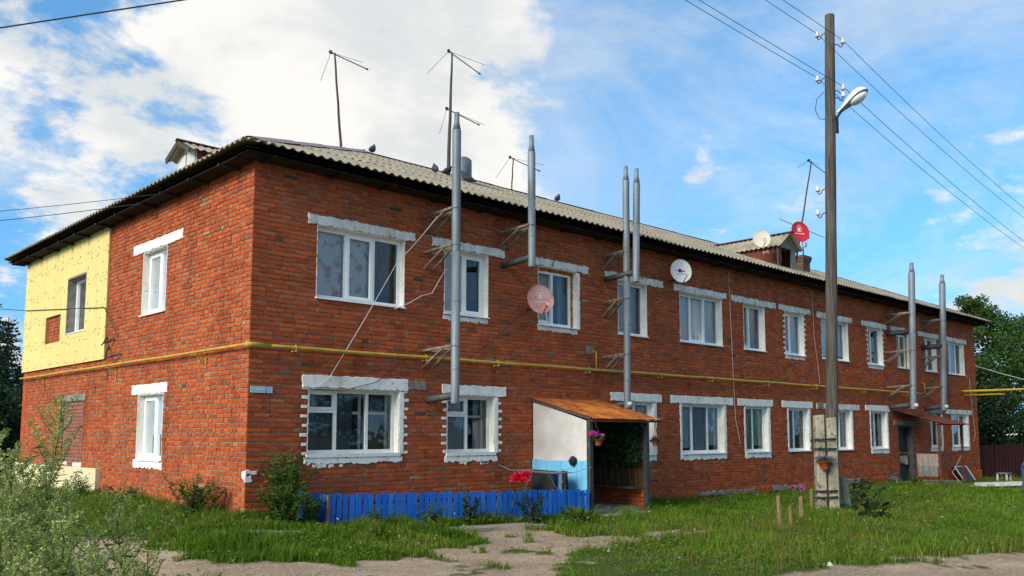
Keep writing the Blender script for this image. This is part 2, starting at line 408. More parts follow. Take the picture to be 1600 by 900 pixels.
class MB:
    def __init__(s):
        s.v, s.f, s.r = [], [], []
    def add(s, v, f, r=None):
        n = len(s.v)
        s.v.extend([tuple(p) for p in v])
        s.f.extend([tuple(i+n for i in q) for q in f])
        if r is not None:
            s.r.extend([r]*len(f))
        return s
    def box(s, a, b, r=None, map=None):
        (x0, y0, z0), (x1, y1, z1) = a, b
        v = [(x, y, z) for z in (z0, z1) for y in (y0, y1) for x in (x0, x1)]
        if map:
            v = [map(*p) for p in v]
        return s.add(v, [(0, 2, 3, 1), (4, 5, 7, 6), (0, 1, 5, 4), (2, 6, 7, 3), (0, 4, 6, 2), (1, 3, 7, 5)], r)
    def bar(s, p, q, w, h, upv=(0, 0, 1)):
        p, q = Vector(p), Vector(q)
        d = (q-p).normalized()
        a = d.cross(Vector(upv))
        a = a.normalized() if a.length > 1e-4 else d.orthogonal().normalized()
        b = a.cross(d)
        v = [e + a*w/2*i + b*h/2*j for e in (p, q) for i, j in ((-1, -1), (1, -1), (1, 1), (-1, 1))]
        return s.add(v, [(0, 1, 2, 3), (7, 6, 5, 4), (0, 4, 5, 1), (1, 5, 6, 2), (2, 6, 7, 3), (3, 7, 4, 0)])
    def tube(s, pts, r, n=8, cap=True):
        pts = [Vector(p) for p in pts]
        rr = r if isinstance(r, (list, tuple)) else [r]*len(pts)
        a = None
        base = len(s.v)
        vs, fs = [], []
        for i, p in enumerate(pts):
            d = (pts[min(i+1, len(pts)-1)]-pts[max(i-1, 0)])
            d = d.normalized() if d.length > 1e-9 else Vector((0, 0, 1))
            if a is None:
                a = d.orthogonal().normalized()
            else:
                a = a - d*a.dot(d)
                a = a.normalized() if a.length > 1e-6 else d.orthogonal().normalized()
            b = d.cross(a)
            vs += [p + (a*math.cos(2*math.pi*k/n) + b*math.sin(2*math.pi*k/n))*rr[i] for k in range(n)]
        for i in range(len(pts)-1):
            for k in range(n):
                k2 = (k+1) % n
                fs.append((i*n+k, i*n+k2, (i+1)*n+k2, (i+1)*n+k))
        if cap:
            fs.append(tuple(range(n-1, -1, -1)))
            fs.append(tuple((len(pts)-1)*n+k for k in range(n)))
        return s.add(vs, fs)
    def build(s, name, m, parent=None, smooth=False):
        me = bpy.data.meshes.new(name)
        me.from_pydata(s.v, [], s.f)
        if s.r and len(s.r) == len(s.f):
            at = me.attributes.new('rnd', 'FLOAT', 'FACE')
            at.data.foreach_set('value', s.r)
        if smooth:
            me.polygons.foreach_set('use_smooth', [True]*len(me.polygons))
        me.materials.append(MATS[m] if isinstance(m, str) else m)
        me.update()
        return link(bpy.data.objects.new(name, me), parent)

def fast_mesh(name, verts, tris, m, parent=None, rnd=None, smooth=False):
    verts = np.ascontiguousarray(verts, dtype=np.float32)
    tris = np.ascontiguousarray(tris, dtype=np.int32)
    me = bpy.data.meshes.new(name)
    me.vertices.add(len(verts))
    me.vertices.foreach_set('co', verts.ravel())
    me.loops.add(tris.size)
    me.loops.foreach_set('vertex_index', tris.ravel())
    me.polygons.add(len(tris))
    k = tris.shape[1]
    me.polygons.foreach_set('loop_start', np.arange(0, tris.size, k, dtype=np.int32))
    me.polygons.foreach_set('loop_total', np.full(len(tris), k, dtype=np.int32))
    if smooth:
        me.polygons.foreach_set('use_smooth', np.ones(len(tris), dtype=bool))
    if rnd is not None:
        at = me.attributes.new('rnd', 'FLOAT', 'POINT')
        at.data.foreach_set('value', np.ascontiguousarray(rnd, dtype=np.float32))
    me.materials.append(MATS[m])
    me.update(calc_edges=True)
    return link(bpy.data.objects.new(name, me), parent)

def leaves_arrays(pos, nrm_, along, length, width):
    """kite-shaped leaves: 4 verts / 2 tris each"""
    pos = np.asarray(pos, float)
    a = along/np.maximum(np.linalg.norm(along, axis=1, keepdims=True), 1e-6)
    s_ = np.cross(a, nrm_)
    s_ /= np.maximum(np.linalg.norm(s_, axis=1, keepdims=True), 1e-6)
    ln, wd = np.asarray(length)[:, None], np.asarray(width)[:, None]
    v = np.stack([pos, pos+a*ln*0.45+s_*wd*0.5, pos+a*ln, pos+a*ln*0.45-s_*wd*0.5], 1).reshape(-1, 3)
    b = np.arange(len(pos))[:, None]*4
    tr = np.concatenate([b+[[0, 1, 2]], b+[[0, 2, 3]]], 0)
    return v, tr
def rand_dirs(n):
    d = RNG.normal(size=(n, 3))
    return d/np.linalg.norm(d, axis=1, keepdims=True)

def sm(t_):
    u = np.clip(t_, 0, 1)
    return u*u*(3-2*u)
BX, BY = 31.4, 12.0
def gz(X, Y):
    X, Y = np.asarray(X, float), np.asarray(Y, float)
    px, py = np.clip(X, 0, BX), np.clip(Y, 0, BY)
    d = np.hypot(X-px, Y-py)
    zb = np.interp(px, [0, 1, 4, 8, 11, 23, 31.4], [-.1, -.2, -.25, -.3, -.42, -.42, -.6]) + np.interp(py, [0, 3, 6, 12], [0, .1, .1, 0])
    zf = -.42 - .006*np.clip(X, 0, 40)
    z = zb + (zf-zb)*sm(d/3)
    und = 0.022*np.sin(X*1.3+Y*0.7)*np.sin(Y*1.1-X*0.4) + 0.012*np.sin(X*3.1+1)*np.sin(Y*2.7)
    return z + und*sm((d-0.5)/3)*np.exp(-np.hypot(X-5, Y+5)/60)
def G(x, y):
    return float(gz(x, y))

# ------------------------------------------------------------------ ground
DIRT = [(-2.05, .86), (-1.56, -.66), (-1.51, -1.57), (-.95, -2.55), (-.28, -3.26), (.66, -3.33), (2.37, -2.65), (2.5, -1.97), (3.13, -1.63), (4.5, -1.74), (4.13, -2.27), (4.37, -2.91),
        (4.86, -3.58), (6.41, -3.33), (6.04, -4.37), (4.65, -4.01), (3.69, -4.16), (2.29, -4.79), (1.10, -5.45), (.55, -6.0), (1.0, -6.6), (2.2, -7.15), (3.55, -7.6), (4.75, -7.85), (6.6, -8.35), (7.7, -8.85),
        (16, -11.8), (60, -28), (60, -44), (10, -26), (-10, -24), (-40, -16), (-40, -9), (-12, -4.5), (-5.5, -1.5), (-3.2, 0.8)]
def in_poly(X, Y, poly):
    c = np.zeros(X.shape, bool)
    n = len(poly)
    for i in range(n):
        x1, y1 = poly[i]
        x2, y2 = poly[(i+1) % n]
        k = ((y1 > Y) != (y2 > Y)) & (X < (x2-x1)*(Y-y1)/((y2-y1) if y2 != y1 else 1e-9)+x1)
        c ^= k
    return c
def vnoise(X, Y, s, seed=0):
    """smooth value noise, numpy"""
    r = np.random.default_rng(seed).random((256, 256))
    x, y = np.asarray(X)/s+1000, np.asarray(Y)/s+1000
    xi, yi = np.floor(x).astype(int), np.floor(y).astype(int)
    fx, fy = sm(x-xi), sm(y-yi)
    q = lambda a, b: r[a % 256, b % 256]
    return (q(xi, yi)*(1-fx)+q(xi+1, yi)*fx)*(1-fy)+(q(xi, yi+1)*(1-fx)+q(xi+1, yi+1)*fx)*fy
def grass_amount(X, Y):
    """0 bare dirt .. 1 grass"""
    jx = (vnoise(X, Y, .35, 1)-.5)*.7+(vnoise(X, Y, .12, 2)-.5)*.25
    jy = (vnoise(X, Y, .35, 3)-.5)*.7+(vnoise(X, Y, .12, 4)-.5)*.25
    a = (~in_poly(X+jx, Y+jy, DIRT)).astype(float)
    for (tx, ty, tr) in TUFTS:
        a = np.maximum(a, (np.hypot(X+jx-tx, Y+jy-ty) < tr).astype(float))
    return a
TUFTS = [(2.21, -4.1, .22), (.82, -4.71, .25), (1.05, -3.6, .18), (2.9, -3.2, .12), (.2, -4.9, .15), (-.6, -4.2, .12), (3.4, -2.5, .13), (1.9, -3.3, .1), (-2.4, -3.2, .3), (-3.3, -4.4, .4), (5.2, -8.4, .18), (2.0, -7.3, .15), (7.2, -9.0, .2)]

def axis(lo, hi, f0, f1, fine, grow=1.22):
    a = list(np.arange(f0, f1+1e-6, fine))
    st, x = fine, f0
    left = []
    while x > lo:
        st *= grow
        x -= st
        left.append(x)
    st, x = fine, a[-1]
    right = []
    while x < hi:
        st *= grow
        x += st
        right.append(x)
    return np.array(left[::-1]+a+right)
ax, ay = axis(-900, 900, -9, 16, .11), axis(-900, 900, -11, 1, .11)
GX, GY = np.meshgrid(ax, ay, indexing='ij')
ga = grass_amount(GX, GY)
GZ = gz(GX, GY) + (vnoise(GX, GY, .5, 8)-.5)*.035*(1-ga) + (vnoise(GX, GY, .15, 9)-.5)*.022*(1-ga) + ga*.015
inside = (GX > .3) & (GX < BX-.3) & (GY > .3) & (GY < BY-.3)
GZ = np.where(inside, -.6, GZ)
nx, ny = len(ax), len(ay)
idx = np.arange(nx*ny).reshape(nx, ny)
quads = np.stack([idx[:-1, :-1], idx[1:, :-1], idx[1:, 1:], idx[:-1, 1:]], -1).reshape(-1, 4)
m = bpy.data.materials.new('earth')
m.use_nodes = True
t = m.node_tree
b = t.nodes['Principled BSDF']
b.inputs['Roughness'].default_value = 0.97
b.inputs['Specular IOR Level'].default_value = 0.1
tcn = t.nodes.new('ShaderNodeTexCoord')
def gn(sc, det=6):
    x = t.nodes.new('ShaderNodeTexNoise')
    x.inputs['Scale'].default_value = sc
    x.inputs['Detail'].default_value = det
    x.inputs['Roughness'].default_value = .65
    t.links.new(tcn.outputs['Object'], x.inputs['Vector'])
    return x.outputs[0]
def gmix(fac, a, bb):
    x = t.nodes.new('ShaderNodeMix')
    x.data_type = 'RGBA'
    for i, v in ((0, fac), (6, a), (7, bb)):
        if isinstance(v, tuple):
            x.inputs[i].default_value = (*v, 1)
        else:
            t.links.new(v, x.inputs[i])
    return x.outputs[2]
def grng(s_, a, bb):
    x = t.nodes.new('ShaderNodeMapRange')
    x.interpolation_type = 'SMOOTHSTEP'
    t.links.new(s_, x.inputs[0])
    x.inputs[1].default_value = a
    x.inputs[2].default_value = bb
    return x.outputs[0]
dirt = gmix(grng(gn(.9), .38, .62), (0.42, 0.305, 0.198), (0.29, 0.21, 0.135))
dirt = gmix(grng(gn(22, 4), .52, .68), dirt, (0.54, 0.415, 0.285))
dirt = gmix(grng(gn(9, 4), .58, .74), dirt, (0.17, 0.125, 0.088))
att = t.nodes.new('ShaderNodeAttribute')
att.attribute_name = 'rnd'
soil = gmix(grng(gn(3), .35, .65), (0.055, 0.085, 0.014), (0.085, 0.08, 0.03))
colr = gmix(att.outputs['Fac'], dirt, soil)
t.links.new(colr, b.inputs['Base Color'])
bn = t.nodes.new('ShaderNodeBump')
bn.inputs['Distance'].default_value = .03
bn.inputs['Strength'].default_value = .9
t.links.new(gn(26, 6), bn.inputs['Height'])
t.links.new(bn.outputs[0], b.inputs['Normal'])
MATS['earth'] = m
tag(fast_mesh('ground', np.stack([GX, GY, GZ], -1).reshape(-1, 3), quads, 'earth', rnd=ga.ravel(), smooth=True), kind='structure')

# ------------------------------------------------------------------ apartment building
bld = thing('apartment_building', (15.7, 0, -.4), 'long two-storey red brick apartment building with grey corrugated hip roof', 'building')
FR = lambda u, d, z: (u, -d, z)
SD = lambda u, d, z: (-d, u, z)
WT = 5.58                    # wall top
# windows: wall, u0, u1, z0, z1, panes, options
UP, LO = (3.47, 4.71), (.72, 1.94)
WIN = [
 # front, upper floor
 dict(w='f', u=(1.17, 3.00), z=UP, p=(.31, .29, .28), cur='curtain_pink', lint=(.99, 3.22), lm='old_whitewash', sash=(1,)),
 dict(w='f', u=(3.93, 5.05), z=UP, p=(.45, .42), cur=None, foil=0, lint=(3.63, 5.48), lm='old_whitewash', sash=(1,), below=1),
 dict(w='f', u=(6.45, 7.65), z=UP, p=(.38, .42), cur='curtain_grey', lint=(6.35, 8.02), lm='old_whitewash', foam=1, tilt=0, surr='r', below=1),
 dict(w='f', u=(9.05, 10.12), z=UP, p=(.4, .5), cur='curtain_grey', lint=(8.6, 10.75), lm='old_whitewash'),
 dict(w='f', u=(11.43, 13.30), z=UP, p=(.28, .30, .30), cur='curtain_white', lint=(11.2, 13.5), lm='old_whitewash', tilt=1),
 dict(w='f', u=(14.33, 15.42), z=UP, p=(.35, .5), cur='curtain_grey', lint=(13.75, 16.0), lm='old_whitewash', tilt=0),
 dict(w='f', u=(16.52, 17.62), z=UP, p=(.36, .5), cur='curtain_white', lint=(16.2, 18.0), lm='old_whitewash', quoin=1, below=1, sash=(0,)),
 dict(w='f', u=(18.68, 20.42), z=UP, p=(.42, .46), cur='blind_blue', lint=(18.4, 20.7), lm='old_whitewash'),
 dict(w='f', u=(21.82, 22.93), z=UP, p=(.34, .52), cur=None, lint=(21.4, 23.25), lm='old_whitewash', quoin=1, below=1),
 dict(w='f', u=(24.06, 25.10), z=UP, p=(.42, .4), cur='curtain_grey', lint=(23.6, 25.3), lm='old_whitewash', foam=1),
 dict(w='f', u=(26.42, 27.50), z=UP, p=(.4, .45), cur='curtain_grey', lint=(25.85, 27.72), lm='old_whitewash'),
 dict(w='f', u=(28.58, 30.25), z=UP, p=(.28, .31, .28), cur='curtain_grey', lint=(28.4, 30.5), lm='old_whitewash'),
 # front, ground floor
 dict(w='f', u=(1.07, 2.92), z=(.86, 1.96), p=(.27, .31, .27), old=1, fort=0, cur='curtain_dark', lint=(.95, 3.10), lm='whitewash', quoin=1, surr='rb', lh=.19),
 dict(w='f', u=(4.02, 5.22), z=(.84, 1.93), p=(.40, .42), old=1, fort=0, cur='curtain_grey', lint=(3.90, 5.52), lm='whitewash', quoin=1, surr='rb'),
 dict(w='f', u=(9.25, 10.32), z=LO, p=(.4, .5), cur='curtain_white', lint=(8.75, 10.62), lm='whitewash', surr='rb'),
 dict(w='f', u=(11.43, 13.28), z=LO, p=(.29, .36, .28), cur='blind_blue', lint=(10.98, 13.70), lm='whitewash', surr='lrb', dark=1),
 dict(w='f', u=(14.30, 15.46), z=LO, p=(.42, .5), cur='blind_green', lint=(13.92, 15.70), lm='whitewash', surr='lrb', dark=0),
 dict(w='f', u=(16.56, 17.72), z=LO, p=(.34, .5), cur='curtain_dark', lint=(16.2, 17.95), lm='whitewash', surr='lr', dark=0),
 dict(w='f', u=(18.76, 20.42), z=LO, p=(.30, .32, .30), cur='curtain_white', lint=(18.2, 20.98), lm='old_whitewash', surr='r'),
 dict(w='f', u=(21.80, 23.00), z=LO, p=(.38, .5), cur='curtain_grey', lint=(21.42, 23.25), lm='whitewash', surr='lrb'),
 dict(w='f', u=(26.62, 27.64), z=LO, p=(.38, .5), cur='curtain_grey', lint=(26.3, 27.82), lm='grey_plaster', surr='rb'),
 dict(w='f', u=(28.62, 30.28), z=LO, p=(.24, .36, .3), cur='curtain_grey', lint=(28.1, 30.70), lm='old_whitewash', surr='rb', fort=1),
 # end wall
 dict(w='s', u=(3.31, 4.45), z=UP, p=(.42, .5), cur='curtain_white', lint=(2.62, 4.92), lm='whitewash', sash=(1,)),
 dict(w='s', u=(7.52, 8.72), z=UP, p=(.40, .5), cur='curtain_grey', lint=None, lm='grey_plaster'),
 dict(w='s', u=(3.22, 4.42), z=LO, p=(.42, .46), cur='curtain_white', lint=(3.05, 4.70), lm='whitewash', surr='b', sash=(1,)),
]
DOOR = (23.80, 25.05, -.55, 1.50)
DOOR1 = (6.75, 7.65, -.5, 1.62)
OPEN_F = [(*d['u'], *d['z']) for d in WIN if d['w'] == 'f']+[DOOR, DOOR1]
OPEN_S = [(*d['u'], *d['z']) for d in WIN if d['w'] == 's']+[(7.42, 8.84, .58, 1.92)]

def rect_minus(r, o, eps=.006):
    u0, u1, z0, z1 = r
    a0, a1, b0, b1 = o
    if a0 >= u1-eps or a1 <= u0+eps or b0 >= z1-eps or b1 <= z0+eps:
        return [r]
    out = []
    if a0 > u0+.02:
        out.append((u0, a0, z0, z1))
    if a1 < u1-.02:
        out.append((a1, u1, z0, z1))
    m0, m1 = max(u0, a0), min(u1, a1)
    if b0 > z0+.015:
        out.append((m0, m1, z0, b0))
    if b1 < z1-.015:
        out.append((m0, m1, b1, z1))
    return out
def subtract(rects, opens):
    for o in opens:
        nr = []
        for r in rects:
            nr += rect_minus(r, o)
        rects = nr
    return rects

CH, BH, BL = .077, .0605, .248
def brick_rects(length, opens, seed, z0=-.85, flip=0, headers=.25):
    rg = random.Random(seed)
    out = []
    k = 0
    z = z0
    while z < WT:
        head = (k % 5 == 2)
        bl = .120 if head else BL
        u = -rg.random()*.02
        first = True
        if (k+flip) % 2 == 0:
            seq0 = .120
        else:
            seq0 = BL
        while u < length-.01:
            l_ = seq0 if first else (bl if rg.random() > headers else rg.choice((.12, .12, .18)))
            if first:
                u = 0
            first = False
            e = min(u+l_, length)
            dz = rg.uniform(-.0045, .0045)
            for r in subtract([(u, e, z+dz, min(z+dz+BH, WT))], opens):
                out.append(r)
            u = e+rg.uniform(.011, .022)
        z += CH
        k += 1
    return out
def brick_geo(mb, r, mp, rg, grow=0.0):
    u0, u1, z0, z1 = r
    j = rg.uniform(-.003, .0055) if rg.random() > .05 else rg.uniform(-.008, .002)
    e = .004
    tl = rg.uniform(-.0018, .0018)
    t2 = rg.uniform(-.0025, .0025)
    o = [(u0, -.018, z0), (u1, -.018, z0), (u1, -.018, z1), (u0, -.018, z1)]
    i = [(u0+e*rg.uniform(.4, 1.6), j-tl, z0+e*rg.uniform(.3, 1.5)), (u1-e*rg.uniform(.4, 1.6), j+tl, z0+e*rg.uniform(.3, 1.5)+t2), (u1-e*rg.uniform(.4, 1.6), j+tl, z1-e*rg.uniform(.3, 1.5)+t2*.5), (u0+e*rg.uniform(.4, 1.6), j-tl, z1-e*rg.uniform(.3, 1.5))]
    f = [(4, 5, 6, 7), (0, 1, 5, 4), (1, 2, 6, 5), (2, 3, 7, 6), (3, 0, 4, 7)]
    mb.add([mp(*p) for p in o+i], f, rg.random())

def mortar_wall(length, opens, mp, name):
    us = sorted({-0.0, length, *[o[0] for o in opens], *[o[1] for o in opens]})
    zs = sorted({-1.0, WT, *[max(o[2], -1) for o in opens], *[o[3] for o in opens]})
    mb = MB()
    d = -.0125
    for i in range(len(us)-1):
        for k in range(len(zs)-1):
            cu, cz = (us[i]+us[i+1])/2, (zs[k]+zs[k+1])/2
            if any(o[0] < cu < o[1] and o[2] < cz < o[3] for o in opens):
                continue
            u0 = us[i] if us[i] > 0 else .0125
            mb.add([mp(u0, d, zs[k]), mp(us[i+1], d, zs[k]), mp(us[i+1], d, zs[k+1]), mp(u0, d, zs[k+1])], [(0, 1, 2, 3)])
    for o in opens:      # thickness of the wall in the openings
        q = [(o[0], o[2]), (o[1], o[2]), (o[1], o[3]), (o[0], o[3])]
        for a in range(4):
            (ua, za), (ub, zb) = q[a], q[(a+1) % 4]
            mb.add([mp(ua, d, za), mp(ub, d, zb), mp(ub, -.38, zb), mp(ua, -.38, za)], [(0, 1, 2, 3)])
    return mb.build(name, 'mortar', bld)
front = mortar_wall(BX, OPEN_F, FR, 'front_wall')
side = mortar_wall(BY, OPEN_S, SD, 'end_wall')
rest = MB()
rest.box((BX-.3, .3, -1), (BX, BY, WT)).box((.0, BY-.3, -1), (BX-.3, BY, WT))
rest.build('rear_walls', 'brick', bld)

rg = random.Random(11)
fb = brick_rects(BX, OPEN_F, 3)
fb.sort(key=lambda r: (r[0] if r[2] > -.05 else 99))
unit = []
for k in range(6):        # alike single bricks share these meshes
    mb = MB()
    mb_r = random.Random(k)
    e = .03
    j = .0
    o = [(-.5, .018, -.5), (.5, .018, -.5), (.5, .018, .5), (-.5, .018, .5)]
    i = [(-.5+.018*mb_r.uniform(.4, 1.6), mb_r.uniform(-.002, .002), -.5+.06*mb_r.uniform(.4, 1.5)), (.5-.018*mb_r.uniform(.4, 1.6), mb_r.uniform(-.002, .002), -.5+.06*mb_r.uniform(.4, 1.5)),
         (.5-.018*mb_r.uniform(.4, 1.6), mb_r.uniform(-.002, .002), .5-.06*mb_r.uniform(.4, 1.5)), (-.5+.018*mb_r.uniform(.4, 1.6), mb_r.uniform(-.002, .002), .5-.06*mb_r.uniform(.4, 1.5))]
    mb.add(o+i, [(4, 5, 6, 7), (0, 1, 5, 4), (1, 2, 6, 5), (2, 3, 7, 6), (3, 0, 4, 7)])
    me = bpy.data.meshes.new('brick')
    me.from_pydata(mb.v, [], mb.f)
    me.materials.append(MATS['brick'])
    unit.append(me)
NB = 0
stuff = MB()
for r in fb:
    if NB < 300 and r[2] > -.05 and r[1] > .02:
        o = bpy.data.objects.new('brick', rg.choice(unit))
        o.location = ((r[0]+r[1])/2, rg.uniform(-.005, .003), (r[2]+r[3])/2)
        o.scale = (r[1]-r[0], 1, r[3]-r[2])
        o.rotation_euler = (0, rg.uniform(-.012, .012), 0)
        link(o, front)
        NB += 1
    else:
        brick_geo(stuff, r, FR, rg)
# soldier courses of upright bricks over the two nearest ground-floor windows
tag(stuff.build('brick_courses', 'brick', front), kind='stuff')
stuff = MB()
for r in brick_rects(BY, OPEN_S, 5, flip=1, headers=.5):
    brick_geo(stuff, r, SD, rg)
tag(stuff.build('brick_courses', 'brick', side), kind='stuff')

# floors, ceiling and a partition inside, so that the windows look into rooms
inn = MB()
for z in (-.1, 2.72):
    inn.box((.4, .4, z-.1), (BX-.4, BY-.4, z))
inn.box((.02, .02, WT-.06), (BX-.02, BY-.02, WT-.002))
inn.box((.4, 4.2, -.1), (BX-.4, 4.3, WT-.07)).box((4.4, 4.3, -.1), (4.5, BY-.4, WT-.07))
for x in (3.4, 5.9, 8.4, 10.8, 13.8, 16.0, 18.2, 21.1, 23.4, 25.6, 28.0):
    inn.box((x, .42, -.08), (x+.1, 4.19, WT-.08))
inn.build('inner_rooms', 'room_wall', bld)

def rough_slab(mp, u0, u1, z0, z1, th, m, name, parent=bld, jit=.012, step=.05, seed=0, d0=-.01):
    """plaster or whitewash daub with an uneven outline"""
    r_ = random.Random(int(seed*977+u0*131+z0*17))
    pts = []
    nu, nz = max(2, int((u1-u0)/step)), max(2, int((z1-z0)/step))
    J = lambda: r_.uniform(-jit, jit)
    for i in range(nu):
        pts.append((u0+(u1-u0)*i/nu+J(), z0+J()*1.3))
    for i in range(nz):
        pts.append((u1+J(), z0+(z1-z0)*i/nz+J()))
    for i in range(nu):
        pts.append((u1-(u1-u0)*i/nu+J(), z1+J()))
    for i in range(nz):
        pts.append((u0+J(), z1-(z1-z0)*i/nz+J()))
    n = len(pts)
    cu, cz = (u0+u1)/2, (z0+z1)/2
    ins = min(.008, (z1-z0)*.15)
    inner = [(u-math.copysign(min(ins, abs(u-cu)*.5), u-cu), z-math.copysign(min(ins, abs(z-cz)*.5), z-cz)) for u, z in pts]
    mb = MB()
    mb.add([mp(u, d0, z) for u, z in pts]+[mp(u, th-ins*.6, z) for u, z in pts]+[mp(u, th, z) for u, z in inner],
           [(k, (k+1) % n, n+(k+1) % n, n+k) for k in range(n)]+[(n+k, n+(k+1) % n, 2*n+(k+1) % n, 2*n+k) for k in range(n)]+[tuple(range(2*n, 3*n))])
    return mb.build(name, m, parent)

def wavy(mp, u0, u1, z0, z1, d, m, parent, name='curtain', amp=.02, freq=26):
    mb = MB()
    n = max(8, int((u1-u0)*40))
    r_ = random.Random(int(u0*100))
    ph = r_.random()*6
    vs = []
    for i in range(n+1):
        u = u0+(u1-u0)*i/n
        dd = d+amp*math.sin(freq*u+ph+1.5*math.sin(u*7))
        vs += [mp(u, dd, z0), mp(u, dd*.3+d*.7, z1)]
    mb.add(vs, [(2*i, 2*i+2, 2*i+3, 2*i+1) for i in range(n)])
    return mb.build(name, m, parent, smooth=True)

QB = bpy.data.meshes.new('painted_brick')
q_ = MB()
q_.add([(-.5, .02, -.5), (.5, .02, -.5), (.5, .02, .5), (-.5, .02, .5), (-.47, -.007, -.44), (.47, -.006, -.42), (.46, -.008, .43), (-.46, -.006, .44)], [(4, 5, 6, 7), (0, 1, 5, 4), (1, 2, 6, 5), (2, 3, 7, 6), (3, 0, 4, 7)])
QB.from_pydata(q_.v, [], q_.f)
QB.materials.append(MATS['whitewash'])

def window(d):
    mp = FR if d['w'] == 'f' else SD
    (u0, u1), (z0, z1) = d['u'], d['z']
    old = d.get('old')
    fm = 'white_old_paint' if old else 'white_plastic'
    far = u1 if d['w'] == 'f' else u0
    near = u0 if d['w'] == 'f' else u1
    sg = 1 if d['w'] == 'f' else -1
    pl = d['lm'] if d['lm'] != 'grey_plaster' else 'grey_plaster'
    # reveal
    th = .012
    gap = .05 if d.get('foam') else 0.0
    D0, D1 = -.13, -.20           # frame depth
    lo_, hi_ = u0+th, u1-th
    zl, zh = z0+th, z1-th-gap
    if d.get('foam'):
        hi_ -= .05*(1 if d['w'] == 'f' else 0)
    fw_ = .058
    fr_ = MB()
    B = lambda a0, a1, c0, c1, dd0=D1, dd1=D0: fr_.box((a0, dd0, c0), (a1, dd1, c1), map=mp)
    span = hi_-lo_
    B(lo_, hi_, zl, zl+fw_)
    B(lo_, hi_, zh-fw_, zh)
    B(lo_, lo_+fw_, zl+fw_, zh-fw_)
    B(hi_-fw_, hi_, zl+fw_, zh-fw_)
    p = d['p']
    n = len(p)
    tot = sum(p)
    inner = span-fw_*(n+1)
    u = lo_+fw_
    panes = []
    for i, q in enumerate(p):
        w_ = inner*q/tot
        panes.append((u, u+w_))
        u += w_
        if i < n-1:
            B(u, u+fw_, zl+fw_, zh-fw_)
        u += fw_
    for i in d.get('sash', ()):
        a0, a1 = panes[i]
        s_ = .042
        e0, e1 = D0-.05, D0+.012
        B(a0-.012, a1+.012, zl+fw_-.012, zl+fw_+s_, e0, e1)
        B(a0-.012, a1+.012, zh-fw_-s_, zh-fw_+.012, e0, e1)
        B(a0-.012, a0+s_, zl+fw_+s_, zh-fw_-s_, e0, e1)
        B(a1-s_, a1+.012, zl+fw_+s_, zh-fw_-s_, e0, e1)
    if 'fort' in d:
        a0, a1 = panes[d['fort']]
        zm = zl+(zh-zl)*.66
        B(a0, a1, zm-.03, zm+.03)
        B(a0-.008, a1+.008, zm+.03, zm+.065, D0-.04, D0+.012)
        B(a0-.008, a1+.008, zh-fw_-.035, zh-fw_+.008, D0-.04, D0+.012)
        B(a0-.008, a0+.035, zm+.065, zh-fw_-.035, D0-.04, D0+.012)
        B(a1-.035, a1+.008, zm+.065, zh-fw_-.035, D0-.04, D0+.012)
    if old:      # inner wooden casement bars seen behind the glass
        for a0, a1 in panes:
            fr_.box((a0, -.30, zl+.05), (a0+.05, -.27, zh-.05), map=mp)
            fr_.box((a1-.05, -.30, zl+.05), (a1, -.27, zh-.05), map=mp)
            fr_.box((a0+.05, -.298, zl+(zh-zl)*.62), (a1-.05, -.272, zl+(zh-zl)*.62+.045), map=mp)
    win = fr_.build('window', fm, bld)
    til = d.get('tilt')
    for i, (a0, a1) in enumerate(panes):
        c0, c1 = zl+fw_, zh-fw_
        mb = MB()
        if til == i:             # sash tilted open into the room
            hm = MB()
            lean = .17
            dd = lambda z: -.20-lean*(z-c0)/(c1-c0)
            def sb(x0, x1, y0, y1):
                v = [mp(x, dd(y)-o_, y) for y in (y0, y1) for o_ in (0, .05) for x in (x0, x1)]
                hm.add(v, [(0, 2, 3, 1), (4, 5, 7, 6), (0, 1, 5, 4), (2, 6, 7, 3), (0, 4, 6, 2), (1, 3, 7, 5)])
            sb(a0, a1, c0, c0+.06)
            sb(a0, a1, c1-.06, c1)
            sb(a0, a0+.05, c0+.06, c1-.06)
            sb(a1-.05, a1, c0+.06, c1-.06)
            hm.build('open_sash', fm, win)
            mb.add([mp(a0+.05, dd(c0+.06)-.025, c0+.06), mp(a1-.05, dd(c0+.06)-.025, c0+.06), mp(a1-.05, dd(c1-.06)-.025, c1-.06), mp(a0+.05, dd(c1-.06)-.025, c1-.06)], [(0, 1, 2, 3)])
        elif d.get('foil') == i:
            mb.add([mp(a0, -.158, c0), mp(a1, -.158, c0), mp(a1, -.158, c1), mp(a0, -.158, c1)], [(0, 1, 2, 3)])
            mb.build('silver_lined_pane', 'foil_silver', win)
            continue
        else:
            tx = random.uniform(-.003, .003)
            ty = random.uniform(-.003, .003)
            mb.add([mp(a0, -.16-tx-ty, c0), mp(a1, -.16+tx-ty, c0), mp(a1, -.16+tx+ty, c1), mp(a0, -.16-tx+ty, c1)], [(0, 1, 2, 3)])
        mb.build('pane', 'glass', win)
        if d.get('dark') == i:
            mb2 = MB()
            mb2.add([mp(a0, -.137, c0), mp(a1, -.137, c0), mp(a1, -.137, c1), mp(a0, -.137, c1)], [(0, 1, 2, 3)])
            nm = mb2.build('insect_screen', 'glass', win)
            nm.data.materials.clear()
            nm.data.materials.append(SCREEN)
    # reveal boards
    rv = MB()
    rv.box((u0, D1-.02, z0), (u0+th, .002, z1), map=mp)
    rv.box((u1-th, D1-.02, z0), (u1, .002, z1), map=mp)
    rv.box((u0+th, D1-.02, z1-th), (u1-th, .002, z1), map=mp)
    rv.build('reveal', {'old_whitewash': 'whitewash', 'whitewash': 'whitewash'}.get(d['lm'], 'grey_plaster'), win)
